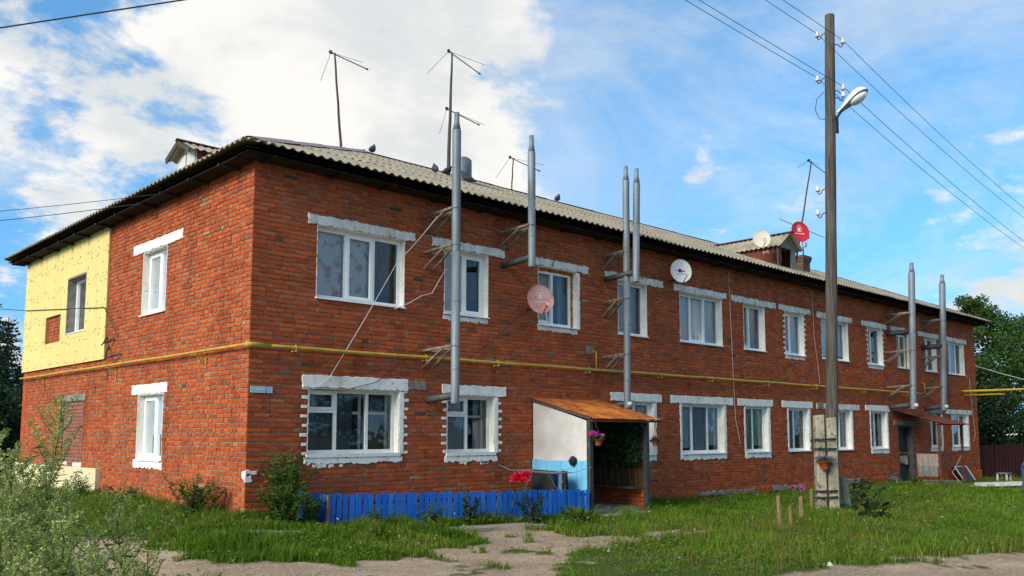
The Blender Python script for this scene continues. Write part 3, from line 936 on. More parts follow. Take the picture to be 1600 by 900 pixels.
    if d.get('foam'):
        fo = MB()
        r_ = random.Random(int(u0*10))
        nn = 30
        for i in range(nn):
            a = lo_+(u1-th-lo_)*i/nn
            b_ = a+(u1-th-lo_)/nn
            fo.box((a, -.19, z1-th-gap-r_.uniform(0, .02)), (b_, -.10+r_.uniform(-.02, .015), z1-th-.001), map=mp)
        if d['w'] == 'f':
            for i in range(nn):
                a = zl+(zh-zl)*i/nn
                b_ = a+(zh-zl)/nn
                fo.box((hi_-r_.uniform(0, .012), -.19, a), (u1-th-.001, -.11+r_.uniform(-.015, .012), b_), map=mp)
        fo.build('foam_bead', 'mounting_foam', win)
    # sill
    if old:
        s0 = MB().box((u0-.02, -.2, z0-.05), (u1+.02, .03, z0+.012), map=mp)
        s0.build('sill', 'white_old_paint', win)
    else:
        s0 = MB()
        v = [mp(uu, dd, zz_) for uu in (u0-.015, u1+.015) for dd, zz_ in ((-.14, z0+.03), (.045, z0-.002), (.045, z0-.022), (-.14, z0-.01))]
        s0.add(v, [(0, 1, 5, 4), (1, 2, 6, 5), (2, 3, 7, 6), (3, 0, 4, 7), (0, 3, 2, 1), (4, 5, 6, 7)])
        s0.build('sill', 'white_plastic', win)
    # curtains and blinds
    if d['cur']:
        if d['cur'].startswith('blind'):
            for i, (a0, a1) in enumerate(panes):
                bl = MB()
                k = 0
                z = zh-.02
                zend = zl+(.12 if i != d.get('dark') else .05)+.03*i
                while z > zend:
                    zz2 = max(z-.075, zend)
                    bl.box((a0-.01, -.222-.006*(k % 2), zz2+.002), (a1+.01, -.214-.006*(k % 2), z), map=mp)
                    z -= .075
                    k += 1
                bl.build('roller_blind', d['cur'], win)
        else:
            wavy(mp, u0+.04, u0+(u1-u0)*((.70 if d['cur'] == 'curtain_pink' else .98) if d['cur'] in ('curtain_pink', 'curtain_white') else .55), z0+.03, z1+.05, -.235, d['cur'], win)
            if d['cur'] not in ('curtain_pink', 'curtain_white'):
                wavy(mp, u0+(u1-u0)*.80, u1-.02, z0+.03, z1+.05, -.36, d['cur'], win)
    # lintel
    if d['lint']:
        lh = d.get('lh', .17 if d['lm'] == 'whitewash' else .145)
        a, b_ = d['lint']
        rough_slab(mp, a, b_, z1+.004, z1+lh+.02, .022, d['lm'], 'lintel', jit=.010 if d['lm'] == 'whitewash' else .016)
    sr = d.get('surr', '')
    if 'r' in sr:
        c = far
        rough_slab(mp, min(c+.004*sg, c+.10*sg), max(c+.004*sg, c+.10*sg), z0-.02, z1-.01, .010, 'whitewash', 'painted_band', jit=.014, seed=1)
    if 'l' in sr:
        c = near
        rough_slab(mp, min(c-.004*sg, c-.075*sg), max(c-.004*sg, c-.075*sg), z0-.02, z1-.01, .010, 'whitewash', 'painted_band', jit=.014, seed=2)
    if 'b' in sr:
        rough_slab(mp, u0-.06, u1+.08, z0-.155, z0-.055 if old else z0-.03, .016, 'whitewash', 'painted_band', jit=.02, seed=3)
        if old:
            for k in range(5):
                uu = u0+random.uniform(.1, u1-u0-.2)
                rough_slab(mp, uu, uu+random.uniform(.06, .2), z0-.21, z0-.16, .009, 'whitewash', 'paint_run', jit=.014, step=.03, seed=k)
    if d.get('below'):
        rough_slab(mp, u0-.02, u1+.0, z0-.13, z0-.03, .008, 'old_whitewash', 'painted_band', jit=.016, seed=4)
    if d.get('quoin'):
        k = 0
        z = -.85
        while z < z1:
            if z > z0-.12 and k % 2 == 0:
                for c, s_ in ((u0, -1), (u1, 1)):
                    if 'r' in sr and s_ == 1:
                        off = .105
                    else:
                        off = .006
                    w_ = random.uniform(.09, .14) if s_ < 0 else random.uniform(.06, .11)
                    o = bpy.data.objects.new('painted_brick', QB)
                    o.location = (c+s_*(off+w_/2), 0, z+BH/2)
                    o.scale = (w_, 1, BH*random.uniform(.85, 1.02))
                    link(o, front)
            z += CH
            k += 1
# fine mesh insect screen: half see-through
sc_ = bpy.data.materials.new('insect_screen')
sc_.use_nodes = True
t = sc_.node_tree
bs = t.nodes['Principled BSDF']
bs.inputs['Base Color'].default_value = (.10, .10, .11, 1)
bs.inputs['Roughness'].default_value = .9
tpn = t.nodes.new('ShaderNodeBsdfTransparent')
mxn = t.nodes.new('ShaderNodeMixShader')
mxn.inputs[0].default_value = .5
t.links.new(tpn.outputs[0], mxn.inputs[1])
t.links.new(bs.outputs[0], mxn.inputs[2])
t.links.new(mxn.outputs[0], t.nodes['Material Output'].inputs[0])
SCREEN = sc_
for d in WIN:
    window(d)
for a, b_ in ((2.93, 3.42),):      # grey patch beside the first ground-floor lintel
    rough_slab(FR, 3.11, 3.52, 1.99, 2.15, .018, 'grey_plaster', 'plaster_patch')
rough_slab(FR, 18.25, 18.6, 1.96, 2.13, .03, 'grey_plaster', 'plaster_patch')
rough_slab(FR, 7.95, 8.2, 2.95, 3.12, .006, 'grey_plaster', 'plaster_patch')
rough_slab(FR, .0, .20, .575, .635, .012, 'whitewash', 'whitewash_daub', jit=.015)
rough_slab(SD, .0, .09, .50, .62, .010, 'whitewash', 'whitewash_daub', jit=.02)
rough_slab(FR, .0, .12, .47, .56, .010, 'whitewash', 'whitewash_daub', jit=.022)
# bricked-up window of the end wall
iw = MB()
iw.box((7.42, -.10, .58), (8.84, -.05, 1.92), map=SD)
iwo = iw.build('bricked_up_window', 'grey_plaster', bld)
for k in range(16):
    z = .62+k*.080
    u = 7.50+(.0 if k % 2 else -.0)
    while u < 8.70:
        l_ = .24 if u+.24 < 8.72 else 8.72-u
        if k % 2 and u < 7.52:
            l_ = .12
        q = MB().box((u, -.05, z), (u+l_, -.022+random.uniform(-.003, .003), z+.070), map=SD)
        q.build('brick', 'painted_infill', iwo)
        u += l_+.01
rough_slab(SD, 7.36, 8.94, 1.92, 2.07, .012, 'grey_plaster', 'lintel')
rough_slab(SD, 7.42, 7.95, .50, .58, .012, 'whitewash', 'painted_band')
rough_slab(SD, 8.35, 8.75, .52, .58, .012, 'whitewash', 'painted_band')

# crumbling plinth ledge along the right-hand half of the front
for a in np.arange(9.2, 23.4, .9):
    rough_slab(FR, a, min(a+.93, 23.6), -.36+random.uniform(-.02, .02), -.22+random.uniform(-.03, .03), .045, 'grey_plaster' if random.random() < .5 else 'brick', 'plinth_stone', jit=.03, step=.09, seed=a)
for a in np.arange(25.2, 31.2, .9):
    rough_slab(FR, a, min(a+.93, 31.4), -.56, -.20+random.uniform(-.05, .05), .05, 'brick', 'plinth_stone', jit=.03, step=.09, seed=a)

# doors
dm = MB().box((DOOR[0]+.04, -.26, DOOR[2]), (DOOR[1]-.05, -.21, DOOR[3]-.05), map=FR)
dob = dm.build('door', 'door_dark', bld)
MB().box((DOOR[1]-.05, -.20, DOOR[2]), (DOOR[1], .015, DOOR[3]), map=FR).box((DOOR[0], -.20, DOOR[2]), (DOOR[0]+.04, .006, DOOR[3]), map=FR).box((DOOR[0]+.04, -.2, DOOR[3]-.05), (DOOR[1]-.05, .006, DOOR[3]), map=FR).build('door_frame', 'flue_dark', dob)
MB().box((DOOR[0]+.12, -.205, .42), (DOOR[0]+.16, -.15, .56), map=FR).build('handle', 'galvanized', dob)
rough_slab(FR, 23.55, 25.3, 1.50, 1.66, .02, 'grey_plaster', 'lintel')
d1 = MB().box((DOOR1[0], -.26, DOOR1[2]), (DOOR1[1], -.20, DOOR1[3]), map=FR).build('door', 'door_dark', bld)
MB().box((DOOR1[0]+.07, -.195, .45), (DOOR1[0]+.1, -.15, .58), map=FR).build('handle', 'galvanized', d1)

# insulation boards on the end wall
ins = MB().box((6.21, -.004, 2.74), (11.985, .012, 5.56), map=SD)
ins = MB()
holes = [(7.50, 8.74, 3.43, 4.75), (9.14, 10.24, 3.33, 3.97)]
ib = None
base = MB()
for r in subtract([(6.21, 12.02, 2.74, 5.57)], holes):
    base.box((r[0]+.01, -.012, r[2]+.01), (r[1]-.01, .03, r[3]-.01), map=SD)
ib = base.build('insulation', 'foam_yellow', bld)
dw = MB()
rows = [2.74, 3.33, 3.92, 4.52, 5.11, 5.57]
for k in range(5):
    u = 6.21
    first = True
    while u < 12.02:
        e = min(u+(1.18 if not (first and k % 2) else .6), 12.02)
        first = False
        mb = MB()
        for r in subtract([(u+.002, e-.002, rows[k]+.002, rows[k+1]-.002)], holes):
            mb.box((r[0], .03, r[2]), (r[1], .055+random.uniform(-.0015, .0015), r[3]), map=SD)
        if mb.v:
            mb.build('insulation_panel', 'foam_yellow', ib)
        for (fu, fz) in ((.07, .12), (.07, .85), (.93, .12), (.93, .85), (.5, .5), (.5, .12), (.32, .88)):
            du, dz_ = u+(e-u)*fu+random.uniform(-.03, .03), rows[k]+(rows[k+1]-rows[k])*fz+random.uniform(-.03, .03)
            if not any(h[0]-.04 < du < h[1]+.04 and h[2]-.04 < dz_ < h[3]+.04 for h in holes):
                a = [SD(du+.022*math.cos(j*math.pi/4), .0595, dz_+.022*math.sin(j*math.pi/4)) for j in range(8)]
                b2 = [SD(du+.022*math.cos(j*math.pi/4), .05, dz_+.022*math.sin(j*math.pi/4)) for j in range(8)]
                dw.add(a+b2, [tuple(range(8))]+[(j, (j+1) % 8, 8+(j+1) % 8, 8+j) for j in range(8)])
        u = e
tag(dw.build('fixing_dowels', 'dowel_grey', ib), kind='stuff')
# deep plaster reveal of the window in the insulation
MB().box((7.50, -.02, 3.43), (7.52, .056, 4.75), map=SD).box((8.72, -.02, 3.43), (8.74, .056, 4.75), map=SD).box((7.52, -.02, 4.71), (8.72, .056, 4.75), map=SD).build('window_reveal', 'grey_plaster', ib)
lb = MB()
lbo = rough_slab(SD, 6.25, 11.98, -.12, .49, .10, 'foam_cream', 'plinth_insulation', jit=.006, step=.12)
dw = MB()
for u in np.arange(6.5, 11.9, .55):
    for z in (.38, .1):
        uu = u+random.uniform(-.1, .1)
        dw.box((uu-.012, .095, z-.02), (uu+.012, .106, z+.02), map=SD)
tag(dw.build('fixing_dowels', 'dark_metal', lbo), kind='stuff')

# ------------------------------------------------------------------ roof
OF, OS, EZ, RZ = .55, .45, 5.64, 8.42
SL = (RZ-EZ)/(6.0+OF)
SLE = SL
EX0, EX1, EY0, EY1 = -OS, BX+OS, -OF, BY+OF
RX0, RX1, RY = EX0+6.5, EX1-6.5, 6.0
roof = MB()
off = .05
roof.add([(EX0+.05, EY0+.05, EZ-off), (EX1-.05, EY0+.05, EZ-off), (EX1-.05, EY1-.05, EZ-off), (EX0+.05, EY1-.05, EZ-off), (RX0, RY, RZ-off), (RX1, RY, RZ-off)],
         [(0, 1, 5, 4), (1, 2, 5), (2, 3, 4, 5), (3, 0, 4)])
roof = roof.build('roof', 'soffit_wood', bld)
# rear and right-hand slopes, out of sight: one ribbed covering each
MB().add([(EX1, EY0, EZ+.02), (EX1, EY1, EZ+.02), (RX1, RY, RZ+.02)], [(0, 1, 2)]).add([(EX1, EY1, EZ+.02), (EX0, EY1, EZ+.02), (RX0, RY, RZ+.02), (RX1, RY, RZ+.02)], [(0, 1, 2, 3)]).build('rear_covering', 'asbestos', roof)
def sheets(axis_, e0, e1, depth_, clip):
    """corrugated sheets laid in lapping rows; axis_ 'x' front slope, 'y' end slope"""
    PW, AMP, W_ = .175, .022, .175*6
    row = 1.62
    nrow = math.ceil(depth_/row)
    for k in range(nrow):
        s0, s1 = k*row, min((k+1)*row+.14, depth_+.03)
        u = e0-(.3 if k % 2 else 0)
        while u < e1:
            ua, ub = max(u, e0), min(u+W_+.03, e1)
            u += W_
            if ub-ua < .08:
                continue
            n = int((ub-ua)/PW*8)+1
            lift = random.uniform(0, .012)
            dx = random.uniform(-.02, .02)
            top, bot, low = [], [], []
            for i in range(n+1):
                uu = ua+(ub-ua)*i/n
                t0, t1 = s0, s1
                cm = clip(uu)
                if t0 >= cm:
                    top.append(None)
                    continue
                t1 = min(t1, cm)
                h = AMP*math.cos(2*math.pi*uu/PW)+AMP
                top.append((uu, t0+dx*(k > 0), t1, h+.022+lift, h+.004+lift))
            def P(uu, s_, h):
                c_ = math.cos(math.atan(SL))
                if axis_ == 'x':
                    return (uu, EY0-.03+s_*c_, EZ+s_*c_*SL+h)
                return (EX0-.03+s_*c_, uu, EZ+s_*c_*SL+h)
            mb = MB()
            run = []
            for q in top+[None]:
                if q is None:
                    if len(run) > 1:
                        vs = []
                        for (uu, t0, t1, h0, h1) in run:
                            vs += [P(uu, t0, h0-.010), P(uu, t0, h0), P(uu, t1, h1), P(uu, t1, h1-.008)]
                        fs = []
                        for i in range(len(run)-1):
                            a = 4*i
                            fs += [(a, a+4, a+5, a+1), (a+1, a+5, a+6, a+2), (a, a+3, a+7, a+4)]
                        mb.add(vs, fs)
                    run = []
                else:
                    run.append(q)
            if mb.v:
                mb.build('roof_sheet', 'asbestos', roof)
SLEN = math.hypot(6.0+OF, RZ-EZ)
cs = math.cos(math.atan(SL))
sheets('x', EX0, EX1, SLEN, lambda u: min((u-EX0+.03)/cs*1.0, (EX1-u+.03)/cs, SLEN))
sheets('y', EY0, EY1, SLEN, lambda u: min((u-EY0+.03)/cs, (EY1-u+.03)/cs, SLEN))
# hip and ridge caps
def caps(p, q, n, m, w=.17, name='ridge_cap'):
    p, q = Vector(p), Vector(q)
    d = (q-p)
    a = d.normalized().cross(Vector((0, 0, 1))).normalized()
    for i in range(n):
        s0, s1 = p+d*(i/n), p+d*((i+1.06)/n)
        l0, l1 = .075+.006*(i % 2), .083+.006*(i % 2)
        mb = MB()
        vs = []
        for e, l_ in ((s0, l0), (s1, l1)):
            for k in (-1, -.12, .12, 1):
                vs.append(e+a*w*k+Vector((0, 0, l_+.015-abs(k)*w*.42)))
        mb.add(vs, [(0, 4, 5, 1), (1, 5, 6, 2), (2, 6, 7, 3)])
        mb.build(name, m, roof)
caps((EX0+.1, EY0+.1, EZ+.055), (RX0, RY, RZ+.02), 8, 'purple_metal', w=.22)
caps((EX0, EY1, EZ), (RX0, RY, RZ), 8, 'purple_metal')
caps((EX1, EY0, EZ), (RX1, RY, RZ), 8, 'red_ridge_metal')
caps((RX0, RY, RZ), (RX1, RY, RZ), 17, 'red_ridge_metal', w=.14)
# soffit boards and rafter tails
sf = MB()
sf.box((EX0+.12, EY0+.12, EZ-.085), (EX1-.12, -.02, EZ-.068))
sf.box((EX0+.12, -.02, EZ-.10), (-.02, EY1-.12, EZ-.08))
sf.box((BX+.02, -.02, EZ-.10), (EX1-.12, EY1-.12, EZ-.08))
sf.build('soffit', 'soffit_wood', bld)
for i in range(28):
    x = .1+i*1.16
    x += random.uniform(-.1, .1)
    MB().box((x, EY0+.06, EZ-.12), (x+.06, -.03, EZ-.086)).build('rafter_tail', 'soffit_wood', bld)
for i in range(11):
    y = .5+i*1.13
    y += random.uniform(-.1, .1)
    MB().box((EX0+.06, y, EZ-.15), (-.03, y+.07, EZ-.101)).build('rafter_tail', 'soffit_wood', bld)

def corr_panel(mb, P, u0, u1, v0, v1, pitch, amp, th=.008):
    """corrugated panel between (u,v) with P(u,v,h)"""
    n = max(4, int(abs(u1-u0)/pitch*8))
    vs, fs = [], []
    for i in range(n+1):
        u = u0+(u1-u0)*i/n
        h = amp*math.cos(2*math.pi*(u-u0)/pitch)
        vs += [P(u, v0, h), P(u, v1, h), P(u, v1, h-th), P(u, v0, h-th)]
    for i in range(n):
        a = 4*i
        fs += [(a, a+4, a+5, a+1), (a+3, a+2, a+6, a+7), (a, a+3, a+7, a+4), (a+1, a+5, a+6, a+2)]
    return mb.add(vs, fs)

# dormer on the front slope
zr = lambda y: EZ+SL*(y+OF)
dx0, dx1, dyf, dez, drz = 17.95, 19.08, 1.0, 7.02, 7.42
yb = (drz-EZ)/SL-OF+.1
dr = MB()
xm = (dx0+dx1)/2
ow = .12
dr.add([(dx0, dyf, zr(dyf)-.1), (dx0, (dez-EZ)/SL-OF+.2, dez), (dx0, dyf, dez)], [(0, 1, 2)])
drm = dr.build('dormer', 'dormer_rust', bld)
MB().add([(dx1, dyf, zr(dyf)-.1), (dx1, (dez-EZ)/SL-OF+.2, dez), (dx1, dyf, dez)], [(0, 1, 2)]).build('dormer_cheek', 'dormer_rust', drm)
fr2 = MB()
o0, o1, oz = dx0+.20, dx1-.26, dez-.04
fr2.box((dx0, dyf-.02, zr(dyf)-.05), (o0-.14, dyf+.03, dez))
fr2.box((o0-.14, dyf-.03, zr(dyf)-.05), (o0, dyf+.03, oz))
fr2.box((o1, dyf-.02, zr(dyf)-.05), (dx1, dyf+.03, dez))
fr2.add([(dx0, dyf, oz), (dx1, dyf, oz), (dx1, dyf, dez), (xm, dyf, drz-.03), (dx0, dyf, dez)], [(0, 1, 2, 3, 4)])
fr2.build('dormer_front', 'grey_plaster', drm)
MB().box((dx0+.05, dyf-.045, zr(dyf)-.05), (o0, dyf-.031, oz+.05)).build('rusty_jamb', 'dark_rust', drm)
MB().box((dx0+.02, dyf+1.0, zr(dyf)), (dx1-.02, dyf+1.03, dez)).build('dormer_back', 'soffit_wood', drm)
for s_ in (-1, 1):
    mb = MB()
    xe = xm+s_*(.565+ow)
    ze = drz-(drz-dez)*(.565+ow)/.565
    P = lambda u, v, h, xe=xe, ze=ze: (xm+(xe-xm)*v, u, drz+(ze-drz)*v+h+.03)
    corr_panel(mb, P, dyf-.22, yb, 0, 1, .17, .02)
    mb.build('roof_sheet', 'asbestos', drm)
caps_p = MB()
caps_p.add([(xm-.1, dyf-.24, drz+.03), (xm, dyf-.24, drz+.085), (xm+.1, dyf-.24, drz+.03), (xm-.1, yb, drz+.03), (xm, yb, drz+.085), (xm+.1, yb, drz+.03)], [(0, 3, 4, 1), (1, 4, 5, 2)])
caps_p.build('ridge_cap', 'red_ridge_metal', drm)
# dormer on the end slope
zs_ = lambda x: EZ+SL*(x+OS)
ex, ey0, ey1, eez, erz = 1.5, 5.62, 6.60, 7.42, 7.65
ym = (ey0+ey1)/2
xb = (erz-EZ)/SL-OS+.1
er = MB()
er.add([(ex, ey0, zs_(ex)-.1), ((eez-EZ)/SL-OS+.1, ey0, eez), (ex, ey0, eez)], [(0, 1, 2)])
erm = er.build('dormer', 'red_ridge_metal', bld)
MB().add([(ex, ey1, zs_(ex)-.1), ((eez-EZ)/SL-OS+.1, ey1, eez), (ex, ey1, eez)], [(0, 1, 2)]).build('dormer_cheek', 'red_ridge_metal', erm)
ef = MB()
ef.add([(ex, ey0, zs_(ex)-.1), (ex, ey1, zs_(ex)-.1), (ex, ey1, eez), (ex, ym, erz-.02), (ex, ey0, eez)], [(0, 1, 2, 3, 4)])
ef.build('dormer_front', 'white_board', erm)
for k, (a, b_) in enumerate(((ey0+.05, ym-.02), (ym+.02, ey1-.05))):
    MB().box((ex-.025, a, zs_(ex)-.02), (ex-.004, b_, eez-.02)).build('shutter', 'white_board', erm)
MB().box((ex-.028, ym-.018, zs_(ex)), (ex-.006, ym+.018, eez+.02)).build('shutter_gap', 'dark_metal', erm)
for s_ in (-1, 1):
    mb = MB()
    yy_ = ym+s_*(.49+.16)
    ze = erz-(erz-eez)*(.65)/.49
    P = lambda u, v, h, yy_=yy_, ze=ze: (u, ym+(yy_-ym)*v, erz+(ze-erz)*v+h+.03)
    corr_panel(mb, P, ex-.24, xb, 0, 1, .17, .02)
    mb.build('roof_sheet', 'asbestos', erm)
MB().add([(ex-.26, ym-.1, erz+.03), (ex-.26, ym, erz+.085), (ex-.26, ym+.1, erz+.03), (xb, ym-.1, erz+.03), (xb, ym, erz+.085), (xb, ym+.1, erz+.03)], [(0, 3, 4, 1), (1, 4, 5, 2)]).build('ridge_cap', 'red_ridge_metal', erm)
# barge boards
for s_ in (-1, 1):
    MB().bar((ex-.22, ym, erz-.03), (ex-.22, ym+s_*.63, erz-.03-(erz-eez)*.63/.49), .03, .09).build('barge_board', 'old_wood', erm)

# chimneys on the roof
ch = MB()
ch.box((20.95, 1.72, 6.3), (21.42, 2.2, 7.02)).box((20.92, 1.69, 7.02), (21.45, 2.23, 7.16))
ch = ch.build('chimney', 'chimney_brick', bld)
MB().box((20.9, 1.67, 7.10), (21.47, 2.25, 7.22)).build('chimney_cap', 'red_ridge_metal', ch)
v_ = MB()
v_.tube([(7.72, 3.97, 7.2), (7.73, 3.97, 7.95), (7.74, 3.97, 8.14), (7.74, 3.97, 8.2)], [.26, .25, .24, .17], 14)
v_ = v_.build('chimney', 'galvanized', bld, smooth=True)
tag(v_, 'round chimney clad in grey sheet metal')
MB().box((7.42, 3.86, 7.3), (7.485, 4.0, 8.05)).build('rusty_side', 'rust', v_)

# ------------------------------------------------------------------ gas pipes
PZ = 2.58
gp = thing('gas_pipe', (0, -.1, PZ), 'long dull yellow gas pipe running along the brick wall between the storeys', 'gas pipe')
r_ = random.Random(5)
pts = [(x, -.11, PZ+.004*math.sin(x*2.1)+.0016*x) for x in np.arange(-.05, 26.0, .6)]
MB().tube(pts, .032, 10).build('pipe', 'gas_yellow', gp, smooth=True)
MB().tube([(-.10, -.12, PZ+.005), (-.11, .0, PZ+.005)]+[(-.11, y, PZ+.004*math.sin(y*1.7)) for y in np.arange(.5, 12.3, .6)], .024, 10).build('end_wall_pipe', 'gas_yellow', gp, smooth=True)
MB().tube([(-.12, -.12, PZ+.004), (-.02, -.125, PZ+.004), (.3, -.11, PZ)], .043, 10).build('elbow', 'gas_yellow', gp, smooth=True)
for x in (.75, 3.42, 5.2, 7.9, 10.5, 12.6, 15.3, 18.0, 21.2, 24.4):
    MB().bar((x, 0, PZ-.05), (x, -.16, PZ-.05), .03, .02).tube([(x, -.11+.045*math.cos(a), PZ+.0016*x+.045*math.sin(a)) for a in np.arange(0, 6.4, .6)], .007, 5).build('clamp', 'gas_yellow', gp)
for y in (1.5, 5.6, 10.3):
    MB().bar((0, y, PZ-.055), (-.2, y, PZ-.055), .03, .03).bar((0, y, PZ-.26), (-.17, y, PZ-.07), .02, .02).bar((-.01, y, PZ-.28), (-.01, y, PZ-.02), .03, .02).build('bracket', 'gas_yellow', gp)
MB().tube([(8.12, -.02, 3.02), (8.16, -.10, 2.98), (8.16, -.10, PZ)], .018, 8).build('riser', 'gas_yellow', gp, smooth=True)
MB().tube([(26.0, -.11, PZ+.03), (25.95, -.11, PZ+.42), (25.9, .02, PZ+.45)], .022, 8).build('riser', 'gas_yellow', gp, smooth=True)
g2 = thing('gas_pipe', (29.7, -.12, 2.85), 'bright yellow gas pipe leaving the far right end of the wall', 'gas pipe')
MB().tube([(29.75, -.02, 2.84), (29.75, -.14, 2.84), (30.5, -.9, 2.87), (32.2, -1.6, 2.95), (40, -4.1, 3.35)], .045, 10).build('pipe', 'gas_yellow_clean', g2, smooth=True)
MB().bar((30.0, 0, 2.70), (31.4, -1.0, 2.76), .04, .05).build('brace', 'gas_yellow_clean', g2)

# ------------------------------------------------------------------ flues
def flue(u, d, z0, z1, r, wall_z, label, brackets=(), lean=(0, 0), wall_u=None, nozzle=False):
    t_ = thing('flue_pipe', (u, -d, z0), label, 'flue pipe', 'galvanized flue pipes on the front wall')
    L_ = z1-z0
    P = lambda z: (u+lean[0]*(z-z0)/L_, -d-lean[1]*(z-z0)/L_, z)
    mid = z0+L_*.52
    MB().tube([P(z0), P(z0+.02), P(mid)], [r*.97, r, r], 16).build('lower_pipe', 'galvanized', t_, smooth=True)
    MB().tube([P(mid-.03), P(mid-.025), P(z1-.35), P(z1-.335)], [r*1.02, r*1.035, r*1.035, r*1.0], 16).build('upper_pipe', 'galvanized', t_, smooth=True)
    for zq in np.arange(z0+.62, z1-.4, 1.22):
        MB().tube([P(zq-.02), P(zq-.008), P(zq+.008), P(zq+.02)], [r*1.0, r*1.055, r*1.055, r*1.0], 16, cap=False).build('seam', 'galvanized', t_, smooth=True)
    MB().tube([P(z1-.34), P(z1-.17), P(z1)], [r, r*.62, r*.62], 14).build('cone_top', 'galvanized', t_, smooth=True)
    MB().tube([P(z1-.0), P(z1-.05)], [r*.5, r*.5], 12).build('mouth', 'dark_metal', t_)
    wu = wall_u if wall_u is not None else u
    MB().tube([(wu, .02, wall_z-.05), (wu, -.15, wall_z-.04), (u, -d+r*.5, wall_z+.01)], r*.86, 12).build('wall_pipe', 'flue_dark', t_, smooth=True)
    for z in brackets:
        for s_ in (-.11, .11):
            mb = MB()
            mb.bar((u+s_, 0, z-.02), (u+s_*.8, -d, z+.02), .042, .042)
            mb.bar((u+s_, 0, z-.33), (u+s_*.85, -d*.72, z), .036, .036)
            mb.build('bracket', 'bracket_metal', t_)
        MB().tube([(P(z)[0]+r*1.1*math.cos(a), P(z)[1]+r*1.1*math.sin(a), z+.02) for a in np.arange(0, 6.5, .4)], .008, 5).build('band', 'bracket_metal', t_)
    if nozzle:
        MB().tube([(u, -d-r*.6, wall_z), (u, -d-r*1.6, wall_z-.01)], [r*.8, r*.55], 10).build('end_cap', 'rubble_white', t_, smooth=True)
flue(3.55, .79, 1.73, 7.05, .078, 1.87, 'tallest nearest flue pipe between the first and second window columns', (2.74, 4.57, 5.24))
flue(5.43, .84, 4.42, 7.05, .073, 4.61, 'short flue pipe ending beside the second upper window', (5.23,))
flue(8.62, .58, 1.75, 7.18, .075, 1.85, 'long flue pipe dropping behind the rusty porch roof', (2.92, 4.15, 5.2), lean=(.06, 0), nozzle=True)
flue(8.62, .87, 4.5, 7.05, .075, 4.72, 'short flue pipe close behind the long one over the porch', (), lean=(.04, .03))
flue(23.2, .80, 2.0, 6.95, .10, 2.14, 'left flue pipe above the far entrance canopy', (2.78, 3.95, 5.2), lean=(.42, 0), nozzle=True)
flue(23.62, .70, 4.35, 6.95, .10, 4.62, 'shorter flue pipe tucked against the left one at the far entrance', (), lean=(.22, 0), wall_u=23.3)
flue(26.25, .62, 2.0, 6.95, .105, 2.16, 'rightmost flue pipe near the far end of the building', (2.85, 3.95, 5.25), lean=(.5, 0), nozzle=True)
E_ = MB().tube([(26.15, .02, 4.3), (26.45, -.6, 4.33)], .09, 12).build('wall_pipe', 'flue_dark', bld, smooth=True)

# ------------------------------------------------------------------ television antennas
def antenna(base, top, heads, label, m='old_wood', r0=.035, r1=.024):
    t_ = thing('television_antenna', base, label, 'antenna', 'antennas on the roof')
    b_, p_ = Vector(base), Vector(top)
    pts = [b_.lerp(p_, i/8)+Vector((math.sin(i*1.9)*.004, math.cos(i*2.3)*.004, 0)) for i in range(9)]
    MB().tube(pts, [r0+(r1-r0)*i/8 for i in range(9)], 8).build('mast', m, t_, smooth=True)
    for fz, fwd, whiskers in heads:
        h = b_.lerp(p_, fz)
        f_ = Vector(fwd)
        MB().tube([h-f_*.12, h+f_], .014, 6).tube([h+f_*.97, h+f_*1.03], .024, 6).build('boom', 'dark_metal', t_)
        hb = h-f_*.12
        MB().tube([hb-Vector((.035, .035, 0)), hb+Vector((.03, .03, .02))], [.045, .045], 8).build('dipole_box', 'dark_metal', t_)
        for w_ in whiskers:
            MB().tube([hb, hb+Vector(w_)], .006, 5).build('whisker', 'dark_metal', t_)
antenna((5.40, 5.95, 8.25), (5.17, 6.0, 10.87), [(.985, (.62, -.55, -.38), [(1.05, .1, .08), (-.22, .1, -.78)])], 'leftmost television antenna on a tall thin mast above the corner')
antenna((8.05, 4.92, 7.85), (8.16, 4.92, 11.45), [(.99, (.55, -.5, -.55), [(1.40, .1, .06), (-.75, .0, -.85)]), (.545, (.62, -.45, -.35), [(1.45, .1, -.06), (-.25, 0, -.75)])], 'tall antenna mast with two sets of whiskers behind the tallest flue', r0=.055)
antenna((11.40, 6.0, 8.3), (11.48, 6.0, 9.50), [(.97, (.62, -.5, -.35), [(1.55, .1, .12), (-.58, 0, -.75)])], 'short antenna on the ridge between two flue pipes', r0=.022, r1=.018)
antenna((19.15, 1.02, 6.6), (20.38, 1.0, 10.19), [(.985, (.85, -.3, -.42), [(1.3, .3, .2), (-.80, .0, -.42)])], 'leaning antenna mast beside the front dormer', r0=.03, r1=.022)
t_ = thing('aerial_post', (20.2, 1.2, 6.35), 'thin post with a small aerial and long cross rod by the chimney', 'antenna', 'antennas on the roof')
MB().tube([(20.02, 1.2, 6.3), (20.0, 1.2, 7.2), (19.95, 1.2, 8.0)], [.022, .02, .012], 6).build('mast', 'old_wood', t_)
MB().tube([(18.2, 1.0, 7.86), (21.1, 1.0, 7.72)], .010, 5).build('cross_rod', 'dark_metal', t_)
MB().tube([(19.85, 1.2, 7.6), (20.15, 1.05, 7.58)], .03, 6).build('amplifier', 'dark_metal', t_)
MB().box((19.98, 1.12, 7.28), (20.12, 1.2, 7.42)).build('junction_box', 'porcelain', t_)

